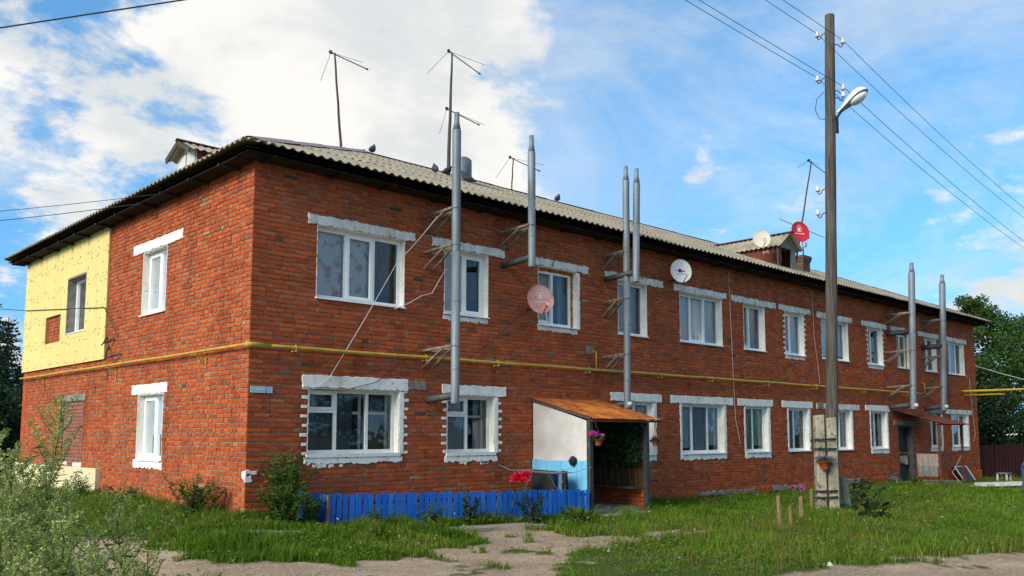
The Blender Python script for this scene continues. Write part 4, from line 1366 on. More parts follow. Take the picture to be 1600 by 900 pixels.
# ------------------------------------------------------------------ satellite dishes
def dish(c, nrm_, rx, rz, m, label, back, emblem, lnb=True):
    t_ = thing('satellite_dish', c, label, 'satellite dish', 'satellite dishes')
    c, n = Vector(c), Vector(nrm_).normalized()
    a = Vector((0, 0, 1)).cross(n).normalized()       # to the right seen from behind = viewer's left->right
    b_ = n.cross(a)
    dp = .16*rx
    S_ = lambda x, y, o=0.0: c + a*x*rx + b_*y*rz + n*(dp*(x*x+y*y)-dp+o)
    mb = MB()
    R_, K_ = 6, 32
    for side_ in (0, 1):
        vs = [S_(0, 0, -side_*.012)]
        for i in range(1, R_+1):
            vs += [S_(math.cos(2*math.pi*k/K_)*i/R_, math.sin(2*math.pi*k/K_)*i/R_, -side_*.012) for k in range(K_)]
        fs = [(0, 1+k, 1+(k+1) % K_) for k in range(K_)]
        for i in range(R_-1):
            fs += [(1+i*K_+k, 1+(i+1)*K_+k, 1+(i+1)*K_+(k+1) % K_, 1+i*K_+(k+1) % K_) for k in range(K_)]
        mb.add(vs, fs)
    mb.build('reflector', m, t_, smooth=True)
    MB().tube([S_(math.cos(q), math.sin(q)) for q in np.linspace(0, 2*math.pi, K_+1)], .008, 6).build('rim', m, t_, smooth=True)
    for nm, em, polys in emblem:
        mb = MB()
        for pl in polys:
            mb.add([S_(x, y, .0045) for x, y in pl], [tuple(range(len(pl)))])
        mb.build(nm, em, t_)
    if lnb:
        e0 = S_(.12, -.98)
        e1 = c+n*rx*.95+b_*(-.62*rz)+a*.05
        MB().tube([e0, e1], .011, 6).build('feed_arm', 'dark_metal', t_)
        MB().tube([e1+n*.01, e1-n*.07+b_*.03], [.028, .02], 8).build('feed_horn', 'dish_cream', t_)
    bk = MB()
    bk.tube([S_(0, -.1, -.01), Vector(back[0])], .022, 6)
    for q, w_ in zip(back[:-1], back[1:]):
        bk.tube([q, w_], .022, 6)
    bk.build('mount', 'dark_metal', t_)
    return t_
def ell(x, y, rx, ry, n=18, egg=0):
    return [(x+rx*math.cos(q)*(1-egg*math.sin(q)), y+ry*math.sin(q)) for q in np.linspace(0, 2*math.pi, n, endpoint=False)]
def rec(x0, y0, x1, y1):
    return [(x0, y0), (x1, y0), (x1, y1), (x0, y1)]
def egg_logo(m):
    fr_ = [rec(-.24, .06, -.20, .52), rec(.20, .06, .24, .52), rec(-.2, .06, .2, .10), rec(-.2, .48, .2, .52)]
    dashes = [rec(-.52+k*.15, -.19, -.42+k*.15, -.11) for k in range(7)]
    topm = [rec(-.16, .64, -.05, .69), rec(.03, .64, .17, .69)]
    return [('emblem_frame', m, fr_), ('emblem_egg', m, [ell(0, .28, .115, .16, egg=.22)]), ('lettering', m, dashes+topm)]
dish((5.92, -.60, 3.87), (-.44, -.87, .16), .272, .295, 'dish_faded', 'faded pink-red satellite dish in front of the third upper window', [(6.02, -.36, 3.72), (6.1, -.02, 3.72)], egg_logo('mark_faded'))
swirl = [('emblem_ring', 'mark_blue', [ell(-.06, .06, .20, .17)]), ('emblem_center', 'mark_white', [ell(-.03, .08, .13, .10)]), ('emblem_pupil', 'mark_blue', [ell(-.03, .07, .085, .075)]), ('emblem_wing', 'mark_red', [[(.06, .02), (.3, .07), (.52, .06), (.4, -.02), (.2, -.06), (.06, -.07)], [(.1, .10), (.24, .12), (.3, .08), (.1, .04)]]),
         ('emblem_tail', 'mark_blue', [[(-.24, .04), (-.6, .10), (-.5, .03), (-.24, .0)]]), ('lettering', 'mark_blue', [rec(-.42+k*.12, -.30+.008*k, -.34+k*.12, -.23+.008*k) for k in range(8)])]
swirl2 = []
for nm, m_, pl in swirl:
    swirl2.append((nm, m_, pl))
dish((10.82, -.50, 5.08), (-.52, -.84, .14), .262, .285, 'dish_white', 'white satellite dish with blue and red emblem above an upper window', [(10.95, -.25, 4.92), (11.05, -.02, 4.92)], [e for e in swirl2 if e[0] != 'emblem_center' and e[0] != 'emblem_pupil'])
dish((17.1, 1.0, 7.07), (-.70, -.70, .14), .262, .272, 'dish_cream', 'cream satellite dish on the side of the front dormer', [(17.5, 1.2, 6.95), (17.94, 1.25, 6.9)], [('emblem_wing', 'mark_red', [[(.1, .05), (.55, .12), (.5, .02), (.25, -.02)]]), ('lettering', 'mark_red', [rec(.2, -.22, .6, -.17)])])
dish((19.2, .85, 7.6), (-.40, -.90, .14), .335, .335, 'dish_red', 'bright red satellite dish in front of the dormer gable', [(19.3, 1.05, 7.3), (19.12, 1.02, 7.1)], egg_logo('mark_white'), lnb=False)

# ------------------------------------------------------------------ street name plates
def plate(u0, u1, z0, z1, m, label, text, size):
    o = thing('street_sign', (u0, -.02, z0), label, 'sign')
    MB().box((u0, .012, z0), (u1, .022, z1), map=FR).build('plate', m, o)
    cu = bpy.data.curves.new('lettering', 'FONT')
    cu.body = text
    cu.size = size
    cu.align_x = 'CENTER'
    cu.align_y = 'CENTER'
    tmp = bpy.data.objects.new('lettering', cu)
    COL.objects.link(tmp)
    bpy.context.view_layer.update()
    me = bpy.data.meshes.new_from_object(tmp.evaluated_get(bpy.context.evaluated_depsgraph_get()))
    bpy.data.objects.remove(tmp)
    me.materials.clear()
    me.materials.append(MATS['mark_white'])
    q = bpy.data.objects.new('lettering', me)
    q.rotation_euler = (math.pi/2, 0, 0)
    q.location = ((u0+u1)/2, -.0235, (z0+z1)/2)
    link(q, o)
    fr_ = MB()
    w_ = .005
    for a in ((u0, u1, z0, z0+w_), (u0, u1, z1-w_, z1), (u0, u0+w_, z0+w_, z1-w_), (u1-w_, u1, z0+w_, z1-w_)):
        fr_.box((a[0], .0221, a[2]), (a[1], .0235, a[3]), map=FR)
    fr_.build('border', 'mark_white', o)
plate(.035, .285, 1.845, 1.945, 'sign_blue', 'pale blue street name plate near the corner of the brick wall', 'УЛ. МИРА', .058)
plate(.312, .408, 1.845, 1.945, 'sign_blue_deep', 'small square house number plate beside the street name plate', '12', .075)

# ------------------------------------------------------------------ porch at the near entrance
pr_ = thing('entrance_porch', (7.2, -.8, -.3), 'lean-to porch with rusty corrugated roof, white side panel and blue boards', 'porch')
PX0, PX1, PY = 6.28, 8.08, -1.52
mb = MB()
P = lambda u, v, h: (u, .0-v, 1.93-v*.262+h)
corr_panel(mb, P, PX0-.06, PX1+.32, 0.01, 1.66, .076, .010, th=.004)
mb.build('rusty_roof', 'rust', pr_)
MB().box((PX0-.04, PY-.12, 1.43), (PX1+.36, PY-.09, 1.475)).build('front_beam', 'dark_rust', pr_)
MB().bar((PX0-.02, -.02, 1.885), (PX0-.02, PY-.09, 1.49), .05, .05).build('rafter', 'old_wood', pr_)
MB().bar((PX1+.1, -.02, 1.885), (PX1+.1, PY-.09, 1.49), .05, .05).build('rafter', 'old_wood', pr_)
sp = MB()
sp.add([(PX0, -.02, .66), (PX0, PY+.05, .66), (PX0, PY+.05, 1.45), (PX0, -.02, 1.86), (PX0+.02, -.02, .66), (PX0+.02, PY+.05, .66), (PX0+.02, PY+.05, 1.45), (PX0+.02, -.02, 1.86)],
       [(0, 1, 2, 3), (7, 6, 5, 4), (0, 4, 5, 1), (1, 5, 6, 2), (2, 6, 7, 3), (3, 7, 4, 0)])
sp.build('white_panel', 'white_board', pr_)
n = 11
for i in range(n):
    y0 = -.02+(PY+.05)*i/n
    y1 = -.02+(PY+.05)*(i+1)/n+.004
    j = random.uniform(-.006, .006)
    MB().box((PX0-.03+j, y1, -.3), (PX0-.008+j, y0, .68+random.uniform(-.012, .012))).build('blue_board', 'light_blue_paint', pr_)
for x, y in ((PX0+.03, PY), (PX1-.03, PY)):
    MB().box((x-.045, y-.045, -.45), (x+.045, y+.045, 1.46)).build('post', 'post_paint', pr_)
# far side of the porch: brown boards below, beige board above
for i in range(9):
    y0 = -.03-i*.155
    MB().box((PX1-.005+random.uniform(-.004, .004), y0-.153, .10), (PX1+.02, y0, .66+random.uniform(-.01, .01))).build('brown_board', 'brown_board', pr_)
MB().box((PX1+.025, PY+.06, .6), (PX1+.04, -.03, 1.52)).build('beige_panel', 'foam_cream', pr_)
MB().box((PX1-.35, -1.40, .09), (PX1-.01, -.03, .13)).build('bench', 'old_wood', pr_)
lw = MB()
for k in range(6):
    z = -.42+k*.083
    y = -.02-(.06 if k % 2 else 0)
    while y > -1.42:
        q = MB().box((PX1-.01, max(y-.24, -1.46), z), (PX1+.10+random.uniform(-.004, .004), y, z+.072))
        q.build('brick', 'brick', pr_)
        y -= .252
MB().box((PX0+.1, -1.3, -.5), (PX1-.02, -.02, -.26)).box((PX0+.3, -1.75, -.5), (PX1-.1, -1.3, -.34)).build('step', 'concrete', pr_)
# climbing plant inside
n = 6500
yy = RNG.uniform(-1.42, -.2, n)
zt = RNG.beta(1.6, 1.2, n)
zc = .55+zt*.92
keep = vnoise(yy, zc, .16, 21)+.25*np.sin(zt*3) > .30
yy, zc = yy[keep], zc[keep]
pp = np.stack([PX1-.06-RNG.random(len(yy))*.18, yy, zc], 1)
v, tr = leaves_arrays(pp, rand_dirs(len(pp))*.6+[-1, 0, 0], rand_dirs(len(pp)), RNG.uniform(.05, .10, len(pp)), RNG.uniform(.04, .07, len(pp)))
cl = thing('climbing_plant', (PX1-.1, -.9, .1), 'dark leafy climbing plant inside the near porch', 'plant')
fast_mesh('leaves', v, tr, 'leaf_dark', cl)
mb = MB()
for k in range(7):
    y = -.35-k*.16
    mb.tube([(PX1-.08, y, .12), (PX1-.09, y+.05, .6), (PX1-.08, y-.06, 1.1), (PX1-.1, y+.03, 1.42)], .007, 5)
mb.build('stems', 'stem_green', cl)

def ball_leaves(c, rx, rz, n, ln, wd, jitter=1.0):
    d_ = rand_dirs(n)
    d_[:, 2] = np.abs(d_[:, 2])*.9-.1
    p_ = np.array(c)+d_*np.array([rx, rx, rz])*RNG.uniform(.35, 1, (n, 1))
    return leaves_arrays(p_, rand_dirs(n), d_+rand_dirs(n)*.6*jitter, RNG.uniform(.7, 1.3, n)*ln, RNG.uniform(.7, 1.3, n)*wd)
def pot(c, r, h, label, flower, hang=None):
    t_ = thing('hanging_pot', c, label, 'flower pot', 'hanging flower pots')
    x, y, z = c
    MB().tube([(x, y, z), (x, y, z+.012), (x, y, z+h*.92), (x, y, z+h*.93), (x, y, z+h)], [r*.62, r*.66, r*.95, r*1.06, r*1.06], 16).build('pot', 'terracotta', t_, smooth=True)
    MB().tube([(x, y, z+h-.01), (x, y, z+h+.004)], [r*.95, r*.9], 14).build('soil', 'old_wood', t_)
    v, tr = ball_leaves((x, y, z+h), r*1.2, r*1.0, 170, .05, .03)
    fast_mesh('leaves', v, tr, 'leaf_green', t_)
    for m_, off, nn, sr in flower:
        v, tr = ball_leaves((x+off[0], y+off[1], z+h+off[2]), sr, sr*.8, nn, .03, .028)
        fast_mesh('flowers', v, tr, m_, t_)
    if hang:
        MB().tube([(x-r, y, z+h), hang], .003, 4).tube([(x+r, y, z+h), hang], .003, 4).tube([(x, y-r, z+h), hang], .003, 4).build('hanger', 'wire_dark', t_)
pot((6.33, -1.72, .98), .085, .12, 'hanging terracotta pot with pink flowers on the left porch post', [('petal_pink', (-.13, .02, .08), 200, .10), ('petal_pink', (.03, -.03, .06), 60, .07)], (6.33, -1.64, 1.44))
pot((8.26, -1.60, .94), .075, .11, 'hanging terracotta pot with dark pink flowers on the right porch post', [('petal_pink', (0, 0, .06), 36, .09)], (8.26, -1.60, 1.44))

# ------------------------------------------------------------------ drying rack and washing behind the fence
rk = thing('drying_rack', (5.6, -.8, -.2), 'thin metal folding drying rack standing behind the blue fence', 'drying rack')
rx0, rx1 = 5.42, 6.0
mb = MB()
for x in np.linspace(rx0, rx1, 5):
    mb.tube([(x, -.25, .50), (x, -1.38, .47)], .005, 5)
mb.tube([(rx0, -.25, .50), (rx1, -.25, .50)], .008, 5).tube([(rx0, -1.38, .47), (rx1, -1.38, .47)], .008, 5)
mb.build('bars', 'galvanized', rk)
for y in (-.35, -1.25):
    MB().tube([(rx0, y, .49), (rx1, y, -.25)], .008, 5).build('leg', 'galvanized', rk)
    MB().tube([(rx1, y+.02, .49), (rx0, y+.02, -.25)], .008, 5).build('leg', 'galvanized', rk)
mb = MB()
mb.tube([(rx0, -.25, .50), (rx0-.1, .05, .62)], .006, 5).tube([(rx1, -1.38, .47), (rx1+.1, -1.75, .58)], .006, 5).tube([(rx0, -1.38, .47), (rx0+.1, -1.75, .58)], .006, 5)
mb.build('wings', 'galvanized', rk)
def cloth(name, pts_top, drop, m, label, seed, cat, split=None):
    """washing folded over a bar"""
    rr = random.Random(seed)
    (xa, ya, za), (xb_, yb_, zb_) = pts_top
    n_, k_ = 12, 8
    mb = MB()
    for s_ in (-1, 1):
        vs = []
        for i in range(n_+1):
            f_ = i/n_
            for k in range(k_+1):
                g_ = k/k_
                dz_ = drop*(1 if s_ < 0 else .7)*(1+.08*math.sin(i*1.7+seed))
                if split and abs(f_-.5) < .09:
                    dz_ *= .35
                w = .012*math.sin(f_*19+seed)*g_
                vs.append((xa+(xb_-xa)*f_+s_*(.012+.02*g_)+w, ya+(yb_-ya)*f_+w*.6, za+(zb_-za)*f_+.012*(1-g_)-dz_*g_))
        mb.add(vs, [(i*(k_+1)+k, (i+1)*(k_+1)+k, (i+1)*(k_+1)+k+1, i*(k_+1)+k+1) for i in range(n_) for k in range(k_)])
    return tag(mb.build(name, m, None, smooth=True), label, cat, 'washing on the drying rack')
cloth('trousers', ((5.80, -.47, .50), (5.80, -1.08, .48)), .62, 'black_cloth', 'black trousers hung over the drying rack', 2, 'trousers')
cloth('jeans', ((5.93, -.98, .49), (5.93, -1.2, .48)), .55, 'pale_denim', 'pale blue jeans hanging on the drying rack', 4, 'jeans')
cloth('sleeve_shirt', ((5.88, -1.20, .49), (5.88, -1.32, .48)), .58, 'black_cloth', 'narrow black garment at the right end of the drying rack', 5, 'garment')
mb = MB()
mb.tube([(6.22, -1.16, .60), (6.21, -1.16, .64), (6.20, -1.17, .67), (6.225, -1.17, .74), (6.235, -1.18, .765)], [.05, .062, .09, .06, .03], 7)
tag(mb.build('black_hat', 'black_cloth', None, smooth=True), 'black hat hung on top of the light blue boards', 'hat')

# ------------------------------------------------------------------ blue picket fence
fn = thing('picket_fence', (3.5, -1.1, -.3), 'low bright blue picket fence in front of the near windows', 'fence')
A_, B_, C_ = Vector((.95, -.03, 0)), Vector((.95, -.85, 0)), Vector((6.22, -1.56, 0))
def pickets(p, q, n, zt0, zt1, zb0, zb1, out):
    d = (q-p)
    ln = d.length/n
    a = math.atan2(d.y, d.x)
    for i in range(n):
        c = p+d*((i+.5)/n)
        f_ = (i+.5)/n
        zt, zb = zt0+(zt1-zt0)*f_+random.uniform(-.018, .018), zb0+(zb1-zb0)*f_+random.uniform(-.02, .01)
        o = MB()
        w_ = ln*.385*random.uniform(.93, 1.04)
        h = zt-zb
        o.box((-w_, -.011, 0), (w_, .011, h))
        ob = o.build('picket', 'blue_paint', fn)
        ob.matrix_parent_inverse = Matrix.Translation(-fn.location)
        ob.location = (c.x+out.x, c.y+out.y, zb)
        ob.rotation_euler = (random.uniform(-.02, .02), random.uniform(-.03, .03), a+random.uniform(-.03, .03))
pickets(A_, B_, 9, .27, .27, -.20, -.33, Vector((-.02, 0, 0)))
pickets(B_, C_, 47, .27, .15, -.33, -.36, Vector((0, -.02, 0)))
for z in (-.12, .12):
    MB().bar(A_+Vector((.01, 0, z)), B_+Vector((.01, 0, z)), .03, .05).build('rail', 'old_wood', fn)
    MB().bar(B_+Vector((0, .012, z)), C_+Vector((0, .012, z-.06)), .03, .05).build('rail', 'old_wood', fn)
MB().box((.925, -.90, -.5), (.965, -.855, .26)).build('post', 'raw_wood', fn)

# ------------------------------------------------------------------ far entrance
cn = thing('entrance_canopy', (24.4, -.8, -.5), 'rusty sheet canopy on thin brown posts over the far entrance', 'canopy')
mb = MB()
P = lambda u, v, h: (u-.12*v, -v, 1.98-v*.27+h)
corr_panel(mb, P, 23.5, 25.75, .01, 1.70, .11, .012, th=.005)
mb.build('roof', 'dark_rust', cn)
for x, y in ((23.38, -1.5), (25.36, -1.5)):
    MB().tube([(x, y, -.75), (x, y, 1.52)], .042, 8).build('post', 'dark_rust', cn)
MB().bar((23.2, -1.5, 1.51), (25.6, -1.5, 1.51), .05, .05).build('beam', 'dark_rust', cn)
MB().tube([(25.36, -1.5, .55), (25.36, -.05, .58)], .018, 6).tube([(23.38, -1.5, .50), (25.36, -1.5, .55)], .018, 6).build('hand_rail', 'dark_rust', cn)
st = MB().box((23.2, -1.75, -.9), (26.0, -.05, -.50)).box((23.3, -1.3, -.5), (25.7, -.05, -.40))
tag(st.build('door_step', 'concrete', None), 'worn concrete step slab below the far entrance canopy', 'step')
def hang(name, x0, x1, y, zt, dr0, m, label, cat, ragged=.0):
    mb = MB()
    n_ = 20
    vs = []
    for i in range(n_+1):
        f_ = i/n_
        w = .012*math.sin(f_*23)
        dr_ = dr0*(1-ragged*(f_ < .75)*(.4+.3*math.sin(i*1.3)))
        vs += [(x0+(x1-x0)*f_, y+w-.03, zt), (x0+(x1-x0)*f_, y+w*1.5-.045, zt-dr_*.5), (x0+(x1-x0)*f_, y+w*2-.05, zt-dr_)]
    mb.add(vs, [(3*i+k, 3*i+3+k, 3*i+4+k, 3*i+1+k) for i in range(n_) for k in range(2)])
    mb.add([(p[0], p[1]+.06, p[2]) for p in vs], [(3*i+k, 3*i+3+k, 3*i+4+k, 3*i+1+k) for i in range(n_) for k in range(2)])
    mb.add([v2 for i in range(n_+1) for v2 in (vs[3*i], (vs[3*i][0], vs[3*i][1]+.06, vs[3*i][2]))], [(2*i, 2*i+1, 2*i+3, 2*i+2) for i in range(n_)])
    return tag(mb.build(name, m, None, smooth=True), label, cat)
def turn(o, cx, cy):
    o.data.transform(Matrix.Translation((cx, cy, 0)) @ Matrix.Rotation(math.pi/2, 4, 'Z') @ Matrix.Translation((-cx, -cy, 0)))
turn(hang('towel', 23.02, 23.70, -1.12, .55, .42, 'towel_grey', 'pinkish grey towel over the rail of the far entrance', 'towel'), 23.36, -1.12)
turn(hang('mat', 23.04, 23.68, -1.08, .16, .34, 'towel_dark', 'grey mat hanging below the towel at the far entrance', 'mat'), 23.36, -1.12)
MB().tube([(23.38, -1.5, .55), (23.38, -.05, .58)], .018, 6).build('hand_rail', 'dark_rust', cn)
hang('rag', 23.85, 24.75, .16, .45, .30, 'rag_cream', 'ragged cream cloth hung across the dark far door', 'cloth', ragged=.9)
# insect screen leaning on the wall
sc2 = thing('window_screen', (28.9, -.4, -.6), 'white-framed dark window screen leaning on the wall', 'screen')
P = lambda u, v: Vector((28.45+u*1.1, -.46+v*.36, -.62+v*.60))
mb = MB()
for p, q in (((0, 0), (1.0, 0)), ((1.0, 0), (1.0, 1)), ((1.0, 1), (0, 1)), ((0, 1), (0, 0))):
    mb.bar(P(*p), P(*q), .05, .03)
mb.build('frame', 'white_plastic', sc2)
MB().add([P(0, 0), P(1, 0), P(1, 1), P(0, 1)], [(0, 1, 2, 3)]).build('mesh_panel', 'mesh_screen', sc2)

# ------------------------------------------------------------------ pole with lamp
pb, ptp = Vector((12.6, -3.2, -.8)), Vector((12.86, -3.46, 11.12))
po = thing('utility_pole', (12.6, -3.2, -.45), 'tall weathered wooden utility pole strapped to two concrete stub posts', 'utility pole')
pts = [pb.lerp(ptp, i/14) for i in range(15)]
MB().tube(pts, [.142-.03*i/14+.003*math.sin(i*2.2) for i in range(15)], 14).build('shaft', 'pole_wood', po, smooth=True)
def stub(c, w, zt, ang):
    mb = MB()
    x, y = c
    q = Matrix.Rotation(ang, 3, 'Z')
    vs = []
    for z, s_ in ((-.9, 1.0), (zt-.04, .92), (zt, .86)):
        for i, j in ((-1, -.75), (-.75, -1), (.75, -1), (1, -.75), (1, .75), (.75, 1), (-.75, 1), (-1, .75)):
            p = q @ Vector((i*w*s_, j*w*s_, 0))
            vs.append((x+p.x, y+p.y, z+.012*i*(z > 0)))
    fs = [(k, (k+1) % 8, 8+(k+1) % 8, 8+k) for k in range(8)]+[(8+k, 8+(k+1) % 8, 16+(k+1) % 8, 16+k) for k in range(8)]+[tuple(range(16, 24))]
    mb.add(vs, fs)
    return mb.build('concrete_stub', 'concrete', po)
stub((12.375, -3.345), .118, 1.56, -.72)
stub((12.19, -3.16), .112, 1.62, -.72)
for z, tl in ((1.05, .03), (.86, -.01), (-.08, .015), (-.22, .02)):
    loop = [(12.02, -3.22), (12.26, -3.47), (12.44, -3.47), (12.72, -3.30), (12.70, -3.08), (12.2, -2.95), (12.0, -3.05), (12.02, -3.22)]
    mb = MB()
    for k in range(3):
        mb.tube([(x, y, z+.014*k+tl*math.sin(i)) for i, (x, y) in enumerate(loop)], .009, 5)
    mb.build('wire_binding', 'dark_metal', po)
def insulator(z, sgn, name='insulator'):
    c = pb.lerp(ptp, (z+.8)/(11.92))
    y = c.y-sgn*.12
    y2 = c.y-sgn*.32
    MB().tube([(c.x, y, z), (c.x, y-sgn*.08, z-.02), (c.x, y-sgn*.12, z-.09), (c.x, y2+sgn*.03, z-.11), (c.x, y2, z-.06), (c.x, y2, z)], .012, 6).build('hook', 'dark_metal', po, smooth=True)
    MB().tube([(c.x, y2, z-.03), (c.x, y2, z+.02), (c.x, y2, z+.04), (c.x, y2, z+.075), (c.x, y2, z+.1)], [.052, .05, .036, .042, .02], 12).build(name, 'porcelain', po, smooth=True)
    return Vector((c.x, y2, z+.05))
I1 = insulator(10.72, -1)
I2 = insulator(10.35, 1)
I3 = insulator(9.62, -1)
I4 = insulator(9.22, 1)
insulator(6.92, -1)
insulator(6.35, -1)
insulator(9.05, 1)
c = pb.lerp(ptp, .83)
MB().tube([(c.x-.05, c.y+.13, 9.25), (c.x-.1, c.y+.28, 9.1), (c.x-.1, c.y+.33, 8.85), (c.x-.08, c.y+.25, 8.62), (c.x-.1, c.y-.05, 8.5), (c.x-.05, c.y-.2, 8.55)], .008, 5).build('cable_loop', 'wire_dark', po, smooth=True)
lp = thing('street_lamp', (c.x, c.y-.13, 8.6), 'white teardrop street lamp head on the wooden pole', 'street lamp')
MB().tube([(c.x, c.y-.1, 8.35), (c.x, c.y-.14, 8.55), (c.x, c.y-.28, 8.72)], .03, 8).box((c.x-.07, c.y-.15, 8.2), (c.x+.07, c.y-.11, 8.6)).build('arm', 'dark_metal', lp)
D_ = Vector((0.05, -.86, .50)).normalized()
up_ = Vector((0, 0, 1))
sd_ = D_.cross(up_).normalized()
nu = sd_.cross(D_).normalized()
o_ = Vector((c.x, c.y-.20, 8.66))
prof = [(0, .06, .06), (.1, .08, .085), (.22, .11, .12), (.38, .16, .17), (.54, .195, .20), (.66, .185, .18), (.75, .12, .11), (.79, .03, .03)]
def head_part(sign, scale, m, nm):
    vs, fs = [], []
    K = 9
    for (s_, w_, h_) in prof:
        for k in range(K):
            q = math.pi*k/(K-1)
            vs.append(o_+D_*s_+sd_*math.cos(q)*w_*1.05+nu*sign*math.sin(q)*h_*scale)
    for i in range(len(prof)-1):
        for k in range(K-1):
            fs.append((i*K+k, (i+1)*K+k, (i+1)*K+k+1, i*K+k+1))
    return MB().add(vs, fs).build(nm, m, lp, smooth=True)
head_part(1, .95, 'lamp_white', 'housing')
head_part(-1, .22, 'lamp_lens', 'underside')
vs, fs = [], []
for i in range(7):
    for k in range(13):
        q, e = 2*math.pi*k/12, i/6*math.pi/2
        p = o_+D_*(.52+.22*math.cos(q)*math.cos(e))+sd_*(.165*math.sin(q)*math.cos(e))-nu*(.03+.10*math.sin(e))
        vs.append(p)
fs = [(i*13+k, i*13+k+1, (i+1)*13+k+1, (i+1)*13+k) for i in range(6) for k in range(12)]
MB().add(vs, fs).build('glass_bowl', 'lamp_white', lp, smooth=True)

pot((12.04, -3.34, .42), .13, .17, 'terracotta pot of violet flowers tied to the concrete stub post', [('petal_violet', (-.08, .08, .05), 110, .13), ('petal_violet', (.1, -.1, .04), 110, .13)], (12.06, -3.24, .95))
tag(rough_slab(lambda u, d_, z: (13.16+.24*(u), -3.22-.1*u-d_*.5+(.1*z), z-.35), -.3, .35, -.15, .55, .14, 'concrete', 'broken_slab', None, jit=.04, step=.15), 'broken pale concrete slab leaning behind the utility pole', 'slab')

# wires
def wire(name, pts_, r, label, m='wire_dark', sag=0.0, n=24, group=None):
    out = []
    for a0, b2 in zip(pts_[:-1], pts_[1:]):
        a, b2 = Vector(a0), Vector(b2)
        sg_ = sag[pts_.index(a0)] if isinstance(sag, tuple) else sag
        for i in range(n):
            f_ = i/n
            p = a.lerp(b2, f_)
            p.z -= sg_*4*f_*(1-f_)
            out.append(p)
    out.append(Vector(pts_[-1]))
    return tag(MB().tube(out, r, 5).build(name, m, None), label, 'wire', group)
for I_, nm in ((I1, 'power line on the upper left insulator of the pole'), (I2, 'power line on the upper right insulator of the pole'), (I3, 'power line on the lower left insulator of the pole'), (I4, 'power line on the lower right insulator, behind the lamp')):
    l_ = Vector((-26, I_.y+.1, I_.z+1.6))
    r__ = Vector((54, I_.y-.4, I_.z-2.6))
    wire('power_line', (l_, I_, r__), .0065, nm, sag=(.3, 1.3), group='power lines on the pole')
wire('overhead_cable', ((-9.0, 8.2, 6.9), (-3.16, 2.41, 7.57), (-1.05, .33, 8.02), (4.5, -5.2, 9.9)), .013, 'thick dark overhead cable crossing the top left corner of the sky', n=6)
wire('service_cable', ((-14, 16, 5.3), (-.42, 2.9, 5.50)), .006, 'upper thin cable running to the left eave', sag=.55)
wire('service_cable', ((-14, 15.2, 5.0), (-.42, 3.6, 5.46)), .007, 'lower thin cable running to the left eave', sag=.6)
wire('service_cable', ((-12, 19, 4.9), (-.08, 11.9, 4.32), (-.075, 6.25, 3.82), (-.06, 5.4, 3.1)), .009, 'cable stretched across the yellow insulation', n=10)
wire('wall_cable', ((3.15, -.75, 5.05), (2.75, -.10, 4.25), (1.45, -.05, 2.16), (1.1, -.03, 1.92)), .0055, 'white cable slanting down across the first upper window', 'wire_white', sag=.03, n=8)
wire('wall_cable', ((2.75, -.05, 3.42), (3.05, -.05, 3.55), (3.35, -.05, 3.72), (3.6, -.05, 3.80), (3.85, -.06, 4.2), (3.95, -.06, 4.3)), .008, 'loose white cable between the first two upper windows', 'wire_white', n=3)
wire('wall_cable', ((1.1, -.04, 1.93), (1.7, -.04, 1.92), (2.4, -.04, 2.1), (3.1, -.04, 2.6), (3.6, -.05, 3.0)), .006, 'dark cable rising from the first ground floor window', n=4)
wire('wall_cable', ((4.4, -.03, 2.55), (5.1, -.04, 3.0), (5.9, -.06, 3.62)), .006, 'dark cable rising to the pink-red dish', n=4)
wire('wall_cable', ((13.6, -.04, 5.5), (13.65, -.04, 4.0), (13.7, -.04, 2.6), (13.75, -.04, 1.6), (13.95, -.04, .95)), .005, 'pale cable hanging straight down mid facade', 'wire_white', n=4)
wire('wall_cable', ((18.1, -.04, 5.5), (18.12, -.04, 4.2), (18.4, -.04, 2.7)), .005, 'pale cable hanging beside the wooden pole', 'wire_white', n=4)
wire('wall_cable', ((25.45, -1.45, .6), (25.7, -1.0, -.1), (25.55, -1.6, -.62)), .008, 'pale cable looping down by the far entrance', 'wire_white', sag=.1, n=8)
wire('wall_cable', ((30.6, -.03, 3.4), (30.75, -.03, 2.0), (30.95, -.03, 1.2), (30.7, -.03, .9)), .006, 'pale cable at the far right end of the wall', 'wire_white', n=4)
wire('service_cable', ((31.3, -.05, 3.9), (42, -6, 2.2)), .014, 'cable sloping away from the far right corner', 'wire_white', sag=.3)
hk = MB()
hk.tube([(-.01, 6.2, 3.20), (-.12, 6.1, 3.05), (-.20, 5.95, 3.0)], .014, 6).tube([(-.01, 5.75, 3.12), (-.16, 5.95, 3.05)], .02, 6).tube([(-.01, 6.1, 2.98), (-.2, 5.7, 2.72), (-.02, 5.35, 2.80)], .014, 6)
tag(hk.build('cable_bracket', 'dark_metal', None), 'black iron cable hooks on the end wall beside the insulation', 'bracket')

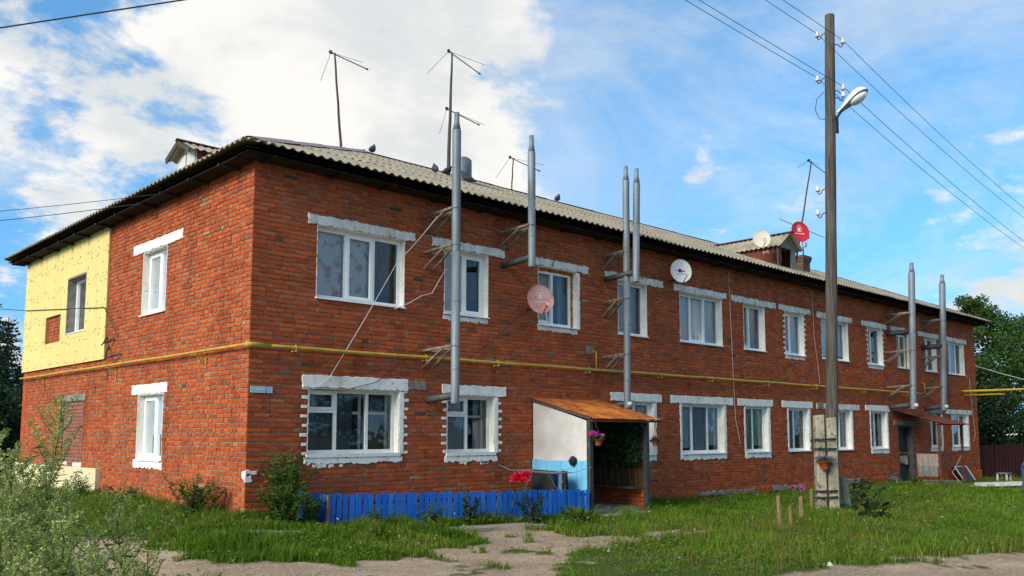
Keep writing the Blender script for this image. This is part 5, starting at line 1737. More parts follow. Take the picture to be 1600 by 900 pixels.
# ------------------------------------------------------------------ things on the right
bf = thing('metal_fence', (35, 0, -.65), 'dark brown sheet metal fence beyond the far right corner', 'fence')
a_, b_ = Vector((31.75, .35, 0)), Vector((42.5, -3.1, 0))
for i in range(9):
    p, q = a_.lerp(b_, i/9), a_.lerp(b_, (i+.985)/9)
    d_ = (q-p)
    nn = Vector((d_.y, -d_.x, 0)).normalized()
    n_ = 36
    vs, fs = [], []
    for k in range(n_+1):
        o_k = .012*(1 if (k//3) % 2 else -1)+(.03 if i % 2 else 0)
        c_ = p+d_*(k/n_)+nn*o_k
        vs += [(c_.x, c_.y, -.95), (c_.x, c_.y, .74+.012*(i % 3))]
    fs = [(2*k, 2*k+2, 2*k+3, 2*k+1) for k in range(n_)]
    MB().add(vs, fs).build('sheet', 'brown_steel', bf)
    MB().box((p.x-.03, p.y+.02, -.95), (p.x+.03, p.y+.08, .78)).build('post', 'brown_steel', bf)
sh = thing('shed', (36.5, 4.5, -.7), 'low shed with a pale grey slate edge behind the metal fence', 'shed')
MB().box((34.2, 2.6, -.9), (38.5, 5.5, 1.0)).build('wall', 'old_wood', sh)
mb = MB()
P = lambda u, v, h: (u, 2.3+v, 1.06+v*.16+h)
corr_panel(mb, P, 33.9, 38.8, 0, 3.6, .17, .025)
mb.build('roof', 'asbestos', sh)
MB().box((33.9, 2.26, .78), (36.0, 2.30, 1.02)).build('pale_board', 'white_board', sh)
tag(rough_slab(lambda u, d_, z: (25.6+u*.80-z*.59, -3.0-u*.60-z*.80, -.46+d_+.02*u), -1.3, 1.6, -.22, .22, .10, 'rubble_white', 'slab', None, jit=.02, step=.2), 'white slab lying on the grass at the right edge', 'slab')
sb_ = thing('stool', (30.3, -1.2, -.6), 'small grey stool with pale legs before the brown fence', 'stool')
MB().box((30.05, -1.4, -.30), (30.55, -1.0, -.26)).build('seat', 'towel_dark', sb_)
for x in (30.08, 30.48):
    for y in (-1.37, -1.05):
        MB().box((x, y, -.68), (x+.06, y+.06, -.30)).build('leg', 'rubble_white', sb_)
tag(rough_slab(lambda u, d_, z: (31.6+u, -2.2-z, -.62+d_), -.25, .25, -.15, .15, .22, 'stone_pale', 'stone', None, jit=.05, step=.12), 'pale stone block on the grass near the brown fence', 'stone')
pk = MB().bar((17.6, -2.6, -.50), (23.9, -2.15, -.52), .12, .05)
tag(pk.build('plank', 'raw_wood', None), 'long weathered plank lying in the grass before the far entrance', 'plank')
for i, (x, y, h, ln) in enumerate(((7.28, -4.93, .60, .05), (8.11, -4.67, .40, .03), (9.27, -4.24, .50, -.02), (11.0, -3.55, .52, .0))):
    z = G(x, y)
    mb = MB()
    w_ = .018 if i != 1 else .011
    mb.box((-w_, -.014, -.1), (w_, .014, h), map=lambda a, b2, c_, x=x, y=y, z=z, ln=ln: (x+a*.72+ln*c_*-1, y-a*.69+b2, z+c_+(.02*a/.03 if c_ > .1 else 0)))
    tag(mb.build('wooden_stake', 'raw_wood', None), ['leftmost and tallest wooden stake in the grass', 'thin wooden stake, second from the left', 'third wooden stake from the left with a split top', 'rightmost wooden stake next to the utility pole'][i], 'stake', 'wooden stakes in the grass')

# person bending at the right edge
def person(base):
    bx, by, bz = base
    R2 = Vector((.72, -.69, 0))
    F2 = Vector((.69, .72, 0))
    O = Vector(base)
    J = {}
    def pt(r_, f_, z):
        return O+R2*r_+F2*f_+Vector((0, 0, z))
    vs = [pt(.16, 0, .80), pt(.10, -.10, .78), pt(.12, -.12, .42), pt(.06, -.12, .07), pt(.20, -.14, .03),
          pt(.10, .10, .78), pt(.13, .12, .42), pt(.07, .12, .07), pt(.21, .14, .03),
          pt(.34, 0, .92), pt(.56, 0, 1.0), pt(.68, 0, 1.0), pt(.80, 0, .98), pt(.90, 0, .93),
          pt(.58, -.19, .96), pt(.62, -.22, .66), pt(.70, -.18, .42), pt(.72, -.17, .34),
          pt(.58, .19, .96), pt(.62, .22, .66), pt(.70, .18, .42), pt(.72, .17, .34)]
    ed = [(0, 1), (1, 2), (2, 3), (3, 4), (0, 5), (5, 6), (6, 7), (7, 8), (0, 9), (9, 10), (10, 11), (11, 12), (12, 13), (10, 14), (14, 15), (15, 16), (16, 17), (10, 18), (18, 19), (19, 20), (20, 21)]
    rad = [.15, .10, .068, .045, .035, .10, .068, .045, .035, .14, .13, .055, .085, .075, .07, .05, .035, .03, .07, .05, .035, .03]
    me = bpy.data.meshes.new('body')
    me.from_pydata([tuple(v) for v in vs], ed, [])
    tmp = bpy.data.objects.new('body', me)
    COL.objects.link(tmp)
    md = tmp.modifiers.new('s', 'SKIN')
    for v, r_ in zip(me.skin_vertices[0].data, rad):
        v.radius = (r_, r_)
    me.skin_vertices[0].data[0].use_root = True
    s2 = tmp.modifiers.new('u', 'SUBSURF')
    s2.levels = 2
    bpy.context.view_layer.update()
    m2 = bpy.data.meshes.new_from_object(tmp.evaluated_get(bpy.context.evaluated_depsgraph_get()))
    bpy.data.objects.remove(tmp)
    m2.materials.clear()
    for k in ('denim', 'shirt_grey', 'skin', 'hair'):
        m2.materials.append(MATS[k])
    for p in m2.polygons:
        c_ = p.center-O
        r_ = c_.dot(R2)
        p.material_index = 0 if r_ < .27 else (1 if (r_ < .66 and c_.z > .60) else (3 if c_.z > 1.0 and r_ > .7 else 2))
        p.use_smooth = True
    t_ = thing('person', base, 'person in blue jeans bending over at the right edge of the lawn', 'person')
    link(bpy.data.objects.new('body', m2), t_)
person((23.50, -3.86, G(23.5, -3.86)+.02))

# pigeons on the roof
def pigeon(x, y, ang, label):
    z = EZ+SL*(y+OF)+.05
    t_ = thing('pigeon', (x, y, z), label, 'pigeon', 'pigeons on the roof')
    c_, s_ = math.cos(ang), math.sin(ang)
    Q = lambda f_, h: (x+c_*f_, y+s_*f_, z+h)
    MB().tube([Q(-.23, .06), Q(-.14, .09), Q(-.06, .12), Q(.03, .16), Q(.09, .21), Q(.115, .26), Q(.135, .285), Q(.17, .28), Q(.195, .272)], [.018, .045, .075, .088, .065, .04, .036, .022, .006], 10).build('body', 'pigeon_grey', t_, smooth=True)
    for k in (-1, 1):
        MB().tube([(x-s_*.03*k, y+c_*.03*k, z+.09), (x-s_*.03*k+c_*.01, y+c_*.03*k+s_*.01, z-.01)], .008, 5).build('leg', 'terracotta', t_)
pigeon(6.57, 3.61, 1.1, 'dark pigeon sitting alone on the roof left of the tall flue')
pigeon(7.55, 4.35, .2, 'dark pigeon at the foot of the antenna mast')
pigeon(7.33, 3.30, 2.6, 'dark pigeon on the roof right below the metal chimney')
pigeon(6.3, 5.9, .6, 'small pigeon on the ridge where the purple caps end')
pigeon(13.2, 5.8, .4, 'tiny pigeon on the distant ridge')

# ------------------------------------------------------------------ path slab strips
def strip(name, pts_, w, label):
    mb = MB()
    vs = []
    for i, (x, y) in enumerate(pts_):
        j = math.sin(i*2.3)*.05
        z = G(x, y)
        vs += [(x+j, y-w-j, z-.1), (x+j, y-w-j, z+.035), (x-j*.5, y+w+j, z+.045), (x-j*.5, y+w+j, z-.1)]
    fs = []
    for i in range(len(pts_)-1):
        a = 4*i
        fs += [(a, a+4, a+5, a+1), (a+1, a+5, a+6, a+2), (a+2, a+6, a+7, a+3)]
    fs += [(0, 1, 2, 3), tuple(len(vs)-4+k for k in (3, 2, 1, 0))]
    mb.add(vs, fs)
    return tag(mb.build(name, 'path_concrete', None), kind='structure')
strip('path', [(-.75, -.95), (-.3, -1.15), (.2, -1.35), (.7, -1.55), (1.1, -1.6)], .2, '')
strip('path.001', [(2.5, -1.62), (3.0, -1.66), (3.5, -1.74), (4.0, -1.82), (4.55, -1.86)], .22, '')

# ------------------------------------------------------------------ pebbles on the dirt
n = 9000
X = RNG.uniform(-6, 9, n)
Y = RNG.uniform(-10.5, .5, n)
ok = (grass_amount(X, Y) < .5) & (RNG.random(n) < .25+.75*(vnoise(X, Y, .9, 31) > .48))
X, Y = X[ok], Y[ok]
n = len(X)
sz = RNG.uniform(.006, .016, n)*np.where(RNG.random(n) < .04, 2.4, 1)
oct_v = np.array([(1, 0, 0), (-1, 0, 0), (0, 1, 0), (0, -1, 0), (0, 0, 1), (0, 0, -.6)])
oct_f = np.array([(0, 2, 4), (2, 1, 4), (1, 3, 4), (3, 0, 4), (2, 0, 5), (1, 2, 5), (3, 1, 5), (0, 3, 5)])
sc3 = np.stack([sz*RNG.uniform(.7, 1.4, n), sz*RNG.uniform(.7, 1.4, n), sz*RNG.uniform(.4, .8, n)], 1)
an = RNG.uniform(0, 6.28, n)
v = oct_v[None]*sc3[:, None]+RNG.normal(size=(n, 6, 3))*.1*sz[:, None, None]
vx = v[..., 0]*np.cos(an)[:, None]-v[..., 1]*np.sin(an)[:, None]
vy = v[..., 0]*np.sin(an)[:, None]+v[..., 1]*np.cos(an)[:, None]
v = np.stack([vx+X[:, None], vy+Y[:, None], v[..., 2]+gz(X, Y)[:, None]+.006], -1)
tag(fast_mesh('gravel', v.reshape(-1, 3), (oct_f[None]+np.arange(n)[:, None, None]*6).reshape(-1, 3), 'stone_pale', rnd=np.repeat(RNG.random(n), 6)), 'loose pale gravel and pebbles on the dirt track', 'gravel', kind='stuff')
for i, (x, y, s_, lab) in enumerate(((4.1, -7.35, .07, 'low heap of white rubble at the edge of the gravel track'), (7.5, -8.7, .06, 'white stone at the roadside near the right edge'), (1.9, -7.2, .04, 'small pale stone beside the nearest grass clump'))):
    bmv, bmf = [], []
    for a in range(3):
        for p in oct_v:
            bmv.append((x+(a-1)*s_*1.1+p[0]*s_*random.uniform(.7, 1.2), y+(a-1)*s_*-.5+p[1]*s_*random.uniform(.6, 1.1), G(x, y)+p[2]*s_*random.uniform(.4, .7)+.01))
        bmf += [tuple(int(q)+6*a for q in f_) for f_ in oct_f]
    tag(MB().add(bmv, bmf).build('rubble', 'rubble_white', None), lab, 'rubble')

# ------------------------------------------------------------------ grass
def blades(n, X, Y, hmin, hmax, wid, lean=.5, zoff=0.0, hfun=None):
    h = RNG.uniform(hmin, hmax, n)
    if hfun is not None:
        h = h*hfun
    a = RNG.uniform(0, 6.283, n)
    b2 = RNG.uniform(0, 6.283, n)
    w = wid*RNG.uniform(.6, 1.3, n)
    Z = gz(X, Y)+zoff
    base = np.stack([X, Y, Z-.01], 1)
    s_ = np.stack([np.cos(a), np.sin(a), np.zeros(n)], 1)*w[:, None]
    l_ = np.stack([np.cos(b2), np.sin(b2), np.zeros(n)], 1)*(h*lean*RNG.uniform(.2, 1.2, n))[:, None]
    up3 = np.array([0, 0, 1.])
    mid = base+l_*.35+up3*(h*.6)[:, None]
    tip = base+l_+up3*(h*RNG.uniform(.85, 1.0, n))[:, None]
    v = np.stack([base-s_, base+s_, mid+s_*.7, mid-s_*.7, tip], 1)
    k = np.arange(n)[:, None]*5
    tr = np.concatenate([k+[[0, 1, 2]], k+[[0, 2, 3]], k+[[3, 2, 4]]], 0)
    return v.reshape(-1, 3), tr
def scatter(n, x0, x1, y0, y1):
    X, Y = RNG.uniform(x0, x1, n), RNG.uniform(y0, y1, n)
    ok = (grass_amount(X, Y) > .5) & ~((X > -.02) & (X < BX) & (Y > -.02) & (Y < BY))
    ok &= ~((X > 6.2) & (X < 8.1) & (Y > -1.5))
    ok &= ~((X > -.8) & (X < 1.1) & (np.abs(Y+1.28+.35*X) < .13))
    ok &= ~((X > 2.5) & (X < 4.6) & (np.abs(Y+1.72) < .2))
    return X[ok], Y[ok]
VV, TT, RR = [], [], []
off_ = 0
for (n, x0, x1, y0, y1, h0, h1, wd) in ((80000, -3.2, 3.2, -3.6, 0, .07, .25, .0055), (16000, 1.0, 6.2, -1.9, -.95, .10, .30, .006), (34000, -7, 0, 0, 9, .08, .22, .006), (30000, .8, 8, -7.4, -3.4, .05, .14, .0055), (52000, 3.5, 14, -8.5, 0, .09, .28, .0065),
                                        (42000, 8, 24, -10, 0, .08, .22, .009), (26000, 20, 40, -9, 0, .08, .2, .013), (7000, -3, 8, -6, -.9, .03, .09, .005), (20000, -30, 0, 5, 40, .1, .3, .018), (12000, 30, 60, -14, 4, .12, .3, .02)):
    X, Y = scatter(n, x0, x1, y0, y1)
    hn = .30+.85*vnoise(X, Y, .8, 41)*vnoise(X, Y, .25, 42)*1.6
    v, tr = blades(len(X), X, Y, h0, h1, wd, hfun=hn)
    VV.append(v)
    TT.append(tr+off_)
    off_ += len(v)
    rn = np.clip(.15+.55*vnoise(X, Y, 1.4, 43)+.35*RNG.random(len(X))-.05*(Y > -1), 0, .92)
    dry = (vnoise(X, Y, .8, 44) > .55) & (RNG.random(len(X)) < .30) & (X > 5) & (Y < -3.5)
    rn = np.where(dry, .985, rn)
    RR.append(np.repeat(rn, 5))
tag(fast_mesh('grass', np.concatenate(VV), np.concatenate(TT), 'grass_blade', rnd=np.concatenate(RR)), 'unmown green grass around the building', 'grass', kind='stuff')

VV, TT = [], []
off_ = 0
for (n, x0, x1, y0, y1, sz_) in ((16000, -3.2, 3.4, -3.6, 0, .035), (9000, -6, 0, 0, 8, .04), (12000, 1, 9, -7.4, -3.4, .028), (16000, 3.5, 15, -8.5, 0, .04), (9000, 9, 24, -9, 0, .06)):
    X, Y = scatter(n, x0, x1, y0, y1)
    k = vnoise(X, Y, .5, 61) > .45
    X, Y = X[k], Y[k]
    P3 = np.stack([X, Y, gz(X, Y)+RNG.uniform(.01, .14, len(X))*(.5+vnoise(X, Y, .6, 62))], 1)
    v, tr = leaves_arrays(P3, np.array([0, 0, 1.])+RNG.normal(size=(len(X), 3))*.5, RNG.normal(size=(len(X), 3))*[1, 1, .4], RNG.uniform(.6, 1.5, len(X))*sz_*1.3, RNG.uniform(.6, 1.3, len(X))*sz_*.8)
    VV.append(v)
    TT.append(tr+off_)
    off_ += len(v)
tag(fast_mesh('ground_cover', np.concatenate(VV), np.concatenate(TT), 'leaf_cover'), 'small broad-leaved plants mixed into the grass', 'ground cover', kind='stuff')

# flowering heads of grass and small meadow flowers
X, Y = scatter(6500, 2.5, 14, -8.6, -3.2)
k = vnoise(X, Y, .9, 44) > .5
X, Y = X[k], Y[k]
v, tr = blades(len(X), X, Y, .18, .36, .003, lean=.35)
tag(fast_mesh('dry_grass', v, tr, 'dry_grass'), 'dry brown seed stalks standing in the grass', 'grass', kind='stuff')
for nm, m_, n, box_ in (('white_flowers', 'petal_white', 60, (-1, 24, -6.5, -.4)), ('yellow_flowers', 'petal_yellow', 26, (-1, 12, -7.5, -.6))):
    X, Y = scatter(n, *box_)
    v, tr = [], []
    P3 = np.stack([X, Y, gz(X, Y)+RNG.uniform(.1, .26, len(X))], 1)
    P3 = np.repeat(P3, 6, 0)+RNG.normal(size=(len(X)*6, 3))*.012
    v, tr = leaves_arrays(P3, rand_dirs(len(P3)), rand_dirs(len(P3)), np.full(len(P3), .016), np.full(len(P3), .013))
    tag(fast_mesh(nm, v, tr, m_), 'scattered small %s meadow flowers in the grass' % nm.split('_')[0], 'flowers', kind='stuff')

# ------------------------------------------------------------------ weeds and shrubs
def weed(name, x, y, h, n, spread, label, leaf='leaf_green', ll=.08, lw=.03, cat='weed', flower=None, droop=.3, group=None, nst=6):
    z = G(x, y)
    t_ = thing(name, (x, y, z), label, cat, group)
    st_, P_, A_2 = MB(), [], []
    for i in range(nst):
        a = random.uniform(0, 6.283)
        r_ = spread*random.uniform(.1, 1)
        hh = h*random.uniform(.6, 1.0)
        b0 = Vector((x+random.uniform(-.3, .3)*spread, y+random.uniform(-.3, .3)*spread, z-.03))
        tp_ = Vector((x+math.cos(a)*r_, y+math.sin(a)*r_, z+hh))
        md = b0.lerp(tp_, .55)+Vector((0, 0, .06*h))
        st_.tube([b0, md, tp_], [.007, .005, .002], 5)
        for k in range(max(3, n//nst)):
            f_ = random.random()**.8
            q = (b0.lerp(md, f_/.55) if f_ < .55 else md.lerp(tp_, (f_-.55)/.45))
            P_.append(q)
            b2 = random.uniform(0, 6.283)
            A_2.append((math.cos(b2), math.sin(b2), random.uniform(-droop, .8)))
    st_.build('stems', 'stem_green', t_)
    P_, A_2 = np.array(P_), np.array(A_2)
    k = len(P_)
    szl = RNG.uniform(.55, 1.2, k)*(1-.45*np.clip((P_[:, 2]-z)/h, 0, 1))
    v, tr = leaves_arrays(P_, np.array([0, 0, 1.])+RNG.normal(size=(k, 3))*.5, A_2, ll*szl, lw*szl)
    fast_mesh('leaves', v, tr, leaf, t_)
    if flower:
        m_, fn_, fr_ = flower
        for i in range(fn_):
            a = random.uniform(0, 6.283)
            c_ = (x+math.cos(a)*spread*random.uniform(.1, .9), y+math.sin(a)*spread*random.uniform(.1, .9), z+h*random.uniform(.82, 1.05))
            v, tr = ball_leaves(c_, fr_, fr_*.8, 90, .045, .04)
            fast_mesh('blossom', v, tr, m_, t_)
    return t_
g_ = 'weeds growing along the walls'
weed('tall_weed', .50, -.38, 1.15, 2600, .44, 'tall leafy weed growing against the front wall near the corner', ll=.15, lw=.034, group=g_, nst=34)
weed('tall_weed', .25, -.68, .66, 2600, .46, 'bushy weed at the foot of the brick corner', ll=.12, lw=.034, group=g_, nst=26)
weed('tall_weed', .66, -.80, .50, 900, .24, 'nettle-like weed hiding the left end of the blue fence', ll=.11, lw=.036, group=g_, nst=24)
weed('tall_weed', -.42, .75, .66, 2000, .62, 'loose leafy weed beside the end wall next to the corner', 'leaf_green', ll=.12, lw=.03, group=g_, nst=24)
weed('tall_weed', -.45, 5.9, .42, 400, .34, 'grassy clump beside the cream board of the end wall', ll=.14, lw=.02, group=g_, nst=14)
weed('tall_weed', -.55, 3.4, .35, 360, .45, 'low leafy weed under the end wall window', 'leaf_green', ll=.10, lw=.05, group=g_, nst=10)
weed('tall_weed', 2.55, -1.38, .42, 1100, .32, 'weed growing up the middle of the blue fence', ll=.06, lw=.028, group=g_, nst=9)
weed('tall_weed', 3.35, -1.42, .62, 280, .18, 'thin tall weed with broad leaves before the blue fence', 'leaf_dark', ll=.10, lw=.06, group=g_, nst=4)
weed('tall_weed', 4.55, -1.72, .62, 1500, .34, 'dense weed in front of the right part of the blue fence', 'leaf_dark', ll=.07, lw=.032, group=g_, nst=12)
weed('tall_weed', 1.55, -1.30, .36, 900, .36, 'yellow flowered low weed at the left fence corner', ll=.07, lw=.02, group=g_, nst=10, droop=.25)
weed('tall_weed', 5.3, -2.0, .38, 1400, .5, 'spreading green weed at the right end of the fence', ll=.07, lw=.024, group=g_, nst=12)
weed('phlox', 5.18, -.72, .70, 260, .20, 'bright red phlox in flower behind the blue fence', ll=.08, lw=.025, cat='flowers', nst=9, flower=('petal_red', 14, .085))
weed('burdock', 10.3, -5.05, .42, 46, .42, 'dark broad-leaved burdock in the grass before the pole', 'leaf_dark', ll=.36, lw=.27, cat='plant', nst=10, droop=.1)
weed('shrub', 13.6, -3.4, .75, 900, .75, 'leafy dark green bush at the foot of the pole', 'leaf_dark', ll=.13, lw=.05, cat='shrub', nst=20)
weed('shrub', 12.9, -4.2, .5, 500, .6, 'low weedy growth in front of the concrete stubs', 'leaf_green', ll=.10, lw=.04, cat='shrub', nst=14)
weed('garden_flower', 10.9, -3.2, .55, 130, .25, 'plant with two pink blossoms among the stakes', ll=.09, lw=.035, cat='flowers', nst=6, flower=('petal_pink', 2, .03))
weed('shrub', 22.7, -1.0, .35, 300, .4, 'small bush at the left of the far entrance step', 'leaf_green', ll=.12, lw=.07, cat='shrub', nst=8)

# foreground mugwort
def mugwort(x, y, h, label, seed):
    rr = random.Random(seed)
    z = G(x, y)
    t_ = thing('mugwort', (x, y, z), label, 'weed', 'mugwort in the left foreground')
    st_ = MB()
    seeds_p, seeds_d, low_p, low_d = [], [], [], []
    lx, ly = rr.uniform(-.12, .12)*h, rr.uniform(-.12, .12)*h
    main = [Vector((x+lx*f_*f_, y+ly*f_*f_, z-.03+h*f_)) for f_ in np.linspace(0, 1, 9)]
    st_.tube(main, [.008*(1-.85*i/8)+.001 for i in range(9)], 5)
    nb = int(24*h)
    for i in range(nb):
        f_ = .14+.84*(i/nb)
        p = Vector((x+lx*f_*f_, y+ly*f_*f_, z-.03+h*f_))
        a = i*2.4+rr.uniform(-.4, .4)
        ln = h*(.30*(1-f_)**.65+.035)*rr.uniform(.7, 1.2)
        d_ = Vector((math.cos(a)*.55, math.sin(a)*.55, .85)).normalized()
        e = p+d_*ln+Vector((0, 0, -.02*ln))
        st_.tube([p, p.lerp(e, .5)+Vector((math.cos(a), math.sin(a), 0))*.02, e], [.0035, .0025, .001], 4)
        if f_ > .30:
            k = int(24+ln*620)
            for j in range(k):
                g2_ = (j+rr.random())/k
                if g2_ < .12:
                    continue
                b2 = rr.uniform(0, 6.283)
                rad_ = .026*(1-g2_*.6)
                seeds_p.append(p.lerp(e, g2_)+Vector((math.cos(b2), math.sin(b2), rr.uniform(-.5, .6)))*rad_*rr.random())
                seeds_d.append((math.cos(b2), math.sin(b2), rr.uniform(-.6, .9)))
        if f_ < .82:
            for j in range(9 if f_ < .5 else 3):
                g2_ = rr.uniform(.0, .55)
                b2 = a+rr.uniform(-1, 1)
                low_p.append(p.lerp(e, g2_))
                low_d.append((math.cos(b2), math.sin(b2), rr.uniform(-.5, .35)))
    for j in range(60):
        f_ = rr.uniform(.82, 1.0)
        b2 = rr.uniform(0, 6.283)
        seeds_p.append(main[0].lerp(main[-1], 1)*0+Vector((x+lx*f_*f_, y+ly*f_*f_, z-.03+h*f_))+Vector((math.cos(b2), math.sin(b2), 0))*.02*rr.random())
        seeds_d.append((math.cos(b2), math.sin(b2), rr.uniform(-.2, .9)))
    st_.build('stem', 'stem_green', t_)
    sp_, sd2 = np.array(seeds_p), np.array(seeds_d)
    n_ = len(sp_)
    v, tr = leaves_arrays(sp_, rand_dirs(n_), sd2, RNG.uniform(.009, .021, n_), RNG.uniform(.006, .011, n_))
    fast_mesh('flower_spikes', v, tr, 'leaf_mugwort', t_)
    # pinnate lower leaves: five lobes each
    lp_, ld_ = np.array(low_p), np.array(low_d)
    allp, alld, ls, ws = [], [], [], []
    for off2, an2, sc4 in ((0, 0, 1.0), (.3, .8, .6), (.3, -.8, .6), (.55, .7, .5), (.55, -.7, .5)):
        c_, s_ = math.cos(an2), math.sin(an2)
        dd = np.stack([ld_[:, 0]*c_-ld_[:, 1]*s_, ld_[:, 0]*s_+ld_[:, 1]*c_, ld_[:, 2]], 1)
        allp.append(lp_+ld_*.07*off2)
        alld.append(dd)
        ls.append(np.full(len(lp_), .095*sc4))
        ws.append(np.full(len(lp_), .017*sc4))
    allp, alld = np.concatenate(allp), np.concatenate(alld)
    v, tr = leaves_arrays(allp, np.array([0, 0, 1.])+RNG.normal(size=(len(allp), 3))*.35, alld, np.concatenate(ls), np.concatenate(ws))
    fast_mesh('leaves', v, tr, 'leaf_mugwort_low', t_)
def from_pixel(px, D):
    d_ = fw*1.0+rt*((px-800)/1386.8)
    d_.z = 0
    return CAM.x+d_.x*D, CAM.y+d_.y*D
def top_h(py, D, x, y):      # height whose tip projects to row py
    s_ = (533-py)/1386.8
    return 1.2+D*(math.sin(PIT)+s_*math.cos(PIT))/(math.cos(PIT)-s_*math.sin(PIT))*1.0-G(x, y)
MW = [(16, 618, 4.6, 'tallest mugwort at the very left edge, reaching above the fence of trees'), (66, 612, 5.0, 'tall mugwort in front of the cream insulation board'), (-8, 640, 4.2, 'mugwort cut by the left edge of the picture'),
      (48, 690, 4.3, 'mugwort in the middle of the left foreground clump'), (112, 745, 4.6, 'bushy mugwort right of the clump centre'), (96, 800, 3.7, 'low mugwort at the bottom of the left clump'), (30, 790, 3.6, 'low mugwort in the bottom left corner'),
      (228, 762, 4.8, 'slender mugwort standing apart on the gravel'), (205, 838, 4.2, 'short mugwort left of the slender one standing apart'), (148, 815, 4.4, 'short mugwort between the clump and the gravel'), (250, 850, 4.6, 'rightmost small mugwort at the bottom edge'), (168, 860, 3.8, 'very low mugwort at the bottom edge of the picture'),
      (-40, 690, 4.8, 'mugwort just outside the left edge with branches leaning in'), (84, 700, 5.6, 'mugwort behind the tallest stems, right of the pair'), (28, 720, 5.4, 'mugwort filling the back of the left clump'), (100, 770, 5.2, 'leafy mugwort behind the low ones of the clump'), (10, 760, 5.0, 'leafy mugwort low at the left edge'), (70, 790, 3.9, 'dense low mugwort in the middle of the clump'), (45, 850, 3.3, 'nearest mugwort sprig in the bottom left corner'), (130, 850, 3.5, 'nearest mugwort right of the corner sprig')]
for i, (px, py, D, lab) in enumerate(MW):
    x, y = from_pixel(px, D)
    mugwort(x, y, max(.4, top_h(py, D, x, y)), lab, i+1)

# ------------------------------------------------------------------ trees
def broad_tree(name, x, y, h, rw, label, nleaf=16000, leaf='leaf_birch', seed=0, ls=.16, crown0=.18, lean=0):
    rr = random.Random(seed)
    rg2 = np.random.default_rng(seed)
    z = G(x, y)
    t_ = thing(name, (x, y, z), label, 'tree', 'trees beyond the building')
    tr_ = MB()
    tp_ = Vector((x+lean, y, z+h*.92))
    b0 = Vector((x, y, z-.2))
    tr_.tube([b0.lerp(tp_, f_)+Vector((math.sin(f_*5+seed)*.15, math.cos(f_*4+seed)*.12, 0)) for f_ in np.linspace(0, 1, 9)], [max(.02, h*.018*(1-f_)) for f_ in np.linspace(0, 1, 9)], 8)
    tips = []
    nb = 46
    for i in range(nb):
        f_ = crown0+(1-crown0)*((i+.5)/nb)
        a = i*2.4+rr.uniform(-.5, .5)
        prof_ = math.sin(math.pi*min(1, ((f_-crown0)/(1-crown0))*.86+.14))**.8
        ln = rw*prof_*rr.uniform(.65, 1.12)
        p = b0.lerp(tp_, f_*.95)
        e = p+Vector((math.cos(a)*ln, math.sin(a)*ln, ln*rr.uniform(.25, .75)))
        tr_.tube([p, p.lerp(e, .5)+Vector((0, 0, -.05*ln)), e], [.05*(1.1-f_), .03*(1.1-f_), .008], 5)
        for q in (.45, .7, .9, 1.0):
            tips.append((p.lerp(e, q)+Vector((rr.uniform(-.3, .3), rr.uniform(-.3, .3), rr.uniform(-.3, .3))), .28+.42*ln*.35))
    tr_.build('trunk', 'bark', t_)
    cc = np.array([tuple(q[0]) for q in tips])
    cr = np.array([q[1] for q in tips])
    ii = rg2.integers(0, len(cc), nleaf)
    dd = rg2.normal(size=(nleaf, 3))
    dd /= np.linalg.norm(dd, axis=1, keepdims=True)
    pp = cc[ii]+dd*(cr[ii]*rg2.random(nleaf)**.5)[:, None]*[1, 1, .8]
    al = dd*.5+rg2.normal(size=(nleaf, 3))*.6+[0, 0, -.25]
    nn = rg2.normal(size=(nleaf, 3))+[0, 0, .6]
    v, tr = leaves_arrays(pp, nn, al, rg2.uniform(.6, 1.3, nleaf)*ls, rg2.uniform(.6, 1.2, nleaf)*ls*.62)
    fast_mesh('crown', v, tr, leaf, t_)
broad_tree('birch_tree', 42.0, 3.6, 9.8, 2.9, 'tall birch behind the right end of the building', 24000, seed=3, ls=.17)
broad_tree('birch_tree', 46.0, 2.0, 9.0, 3.0, 'birch at the right edge of the picture, right of the tallest', 20000, seed=5, ls=.18)
broad_tree('birch_tree', 40.2, 6.2, 6.8, 2.4, 'lower birch half hidden by the building end', 14000, seed=8, ls=.17)
broad_tree('birch_tree', 44.0, -1.2, 6.0, 2.4, 'dense low tree above the brown metal fence', 16000, seed=12, ls=.17, crown0=.06, leaf='leaf_green')
broad_tree('birch_tree', 39.0, 2.3, 4.6, 1.8, 'small dark tree just behind the shed roof', 12000, seed=15, ls=.15, crown0=.05, leaf='leaf_dark')
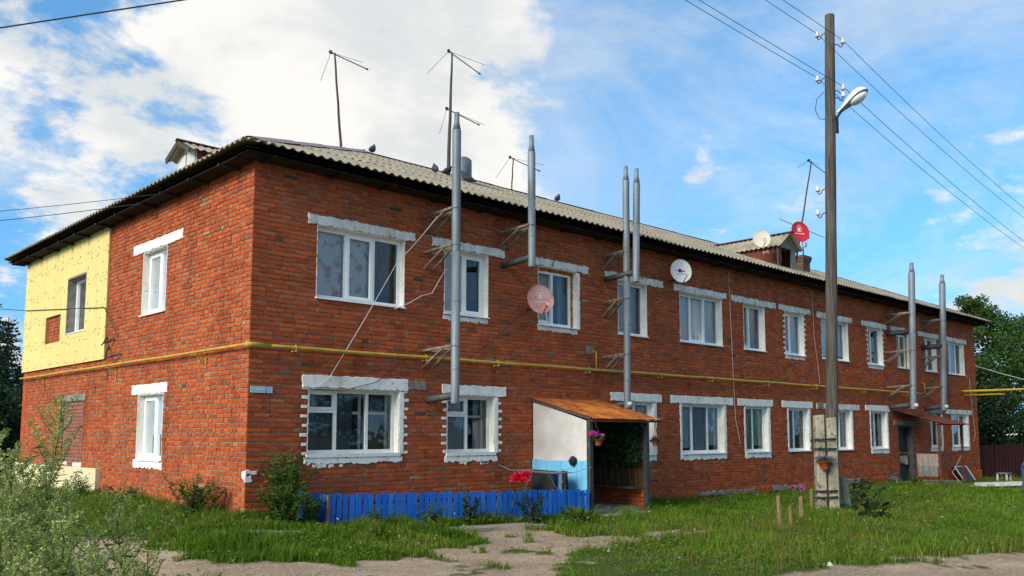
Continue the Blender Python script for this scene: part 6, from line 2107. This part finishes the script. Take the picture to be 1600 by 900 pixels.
def spruce(x, y, h, label, seed, n=9000):
    rr = random.Random(seed)
    rg2 = np.random.default_rng(seed)
    z = G(x, y)
    t_ = thing('spruce_tree', (x, y, z), label, 'tree', 'trees beyond the building')
    tr_ = MB().tube([(x, y, z-.2), (x, y, z+h)], [h*.016, .02], 8)
    P_, D2 = [], []
    lev = int(h*3.4)
    for i in range(lev):
        f_ = .06+.92*i/lev
        nb = 7
        for k in range(nb):
            a = k*6.283/nb+i*.7+rr.uniform(-.3, .3)
            ln = h*.21*(1-f_)**.85*rr.uniform(.75, 1.2)+.08
            p = np.array((x, y, z+h*f_))
            e = p+np.array((math.cos(a)*ln, math.sin(a)*ln, -.10*ln+.06*h*(f_ > .8)*.3))
            tr_.tube([tuple(p), tuple(e)], [.018, .004], 4)
            m_ = max(10, int(n/(lev*nb)*2.2*(1-f_)+8))
            q = rg2.random((m_, 1))
            P_.append(p+(e-p)*q+rg2.normal(size=(m_, 3))*[.10, .10, .06])
            D2.append((e-p)/ln+rg2.normal(size=(m_, 3))*.6+[0, 0, -.25])
    tr_.build('trunk', 'bark', t_)
    P_, D2 = np.concatenate(P_), np.concatenate(D2)
    k = len(P_)
    v, tr = leaves_arrays(P_, rg2.normal(size=(k, 3)), D2, rg2.uniform(.12, .30, k), rg2.uniform(.05, .10, k))
    fast_mesh('crown', v, tr, 'leaf_spruce', t_)
spruce(5.9, 37.5, 7.6, 'spruce standing right at the left end wall edge', 2)
spruce(4.4, 35.0, 8.4, 'taller spruce cut by the left edge of the picture', 4)
spruce(7.2, 39.5, 5.4, 'lower spruce partly hidden by the end wall', 6)
broad_tree('leafy_tree', 3.6, 31.0, 4.0, 1.9, 'dark leafy tree below the spruces on the left', 12000, seed=21, ls=.18, crown0=.04, leaf='leaf_dark')
broad_tree('leafy_tree', 6.0, 33.0, 3.4, 1.9, 'dark bushy tree beside the left edge of the end wall', 12000, seed=23, ls=.18, crown0=.04, leaf='leaf_dark')
broad_tree('leafy_tree', 1.0, 34.0, 4.6, 2.2, 'dark leafy tree at the far left edge', 10000, seed=25, ls=.18, crown0=.04, leaf='leaf_dark')
# trees across the road, mirrored in the ground-floor windows
src = [o for o in bpy.data.objects if o.name.startswith('birch_tree') and o.parent is None]
for i in range(11):
    r0 = src[i % 3]
    q = r0.copy()
    COL.objects.link(q)
    x, y = 12+i*8.2+random.uniform(-1.5, 1.5), -31+random.uniform(-3, 3)
    q.location = (x, y, -.5)
    q.rotation_euler = (0, 0, random.uniform(0, 6.28))
    q['label'] = 'leafy tree across the road, mirrored in the ground floor windows'
    q['group'] = 'trees across the road'
    for c_ in [k for k in bpy.data.objects if k.parent is r0]:
        d_ = c_.copy()
        COL.objects.link(d_)
        d_.parent = q
        d_.matrix_parent_inverse = c_.matrix_parent_inverse
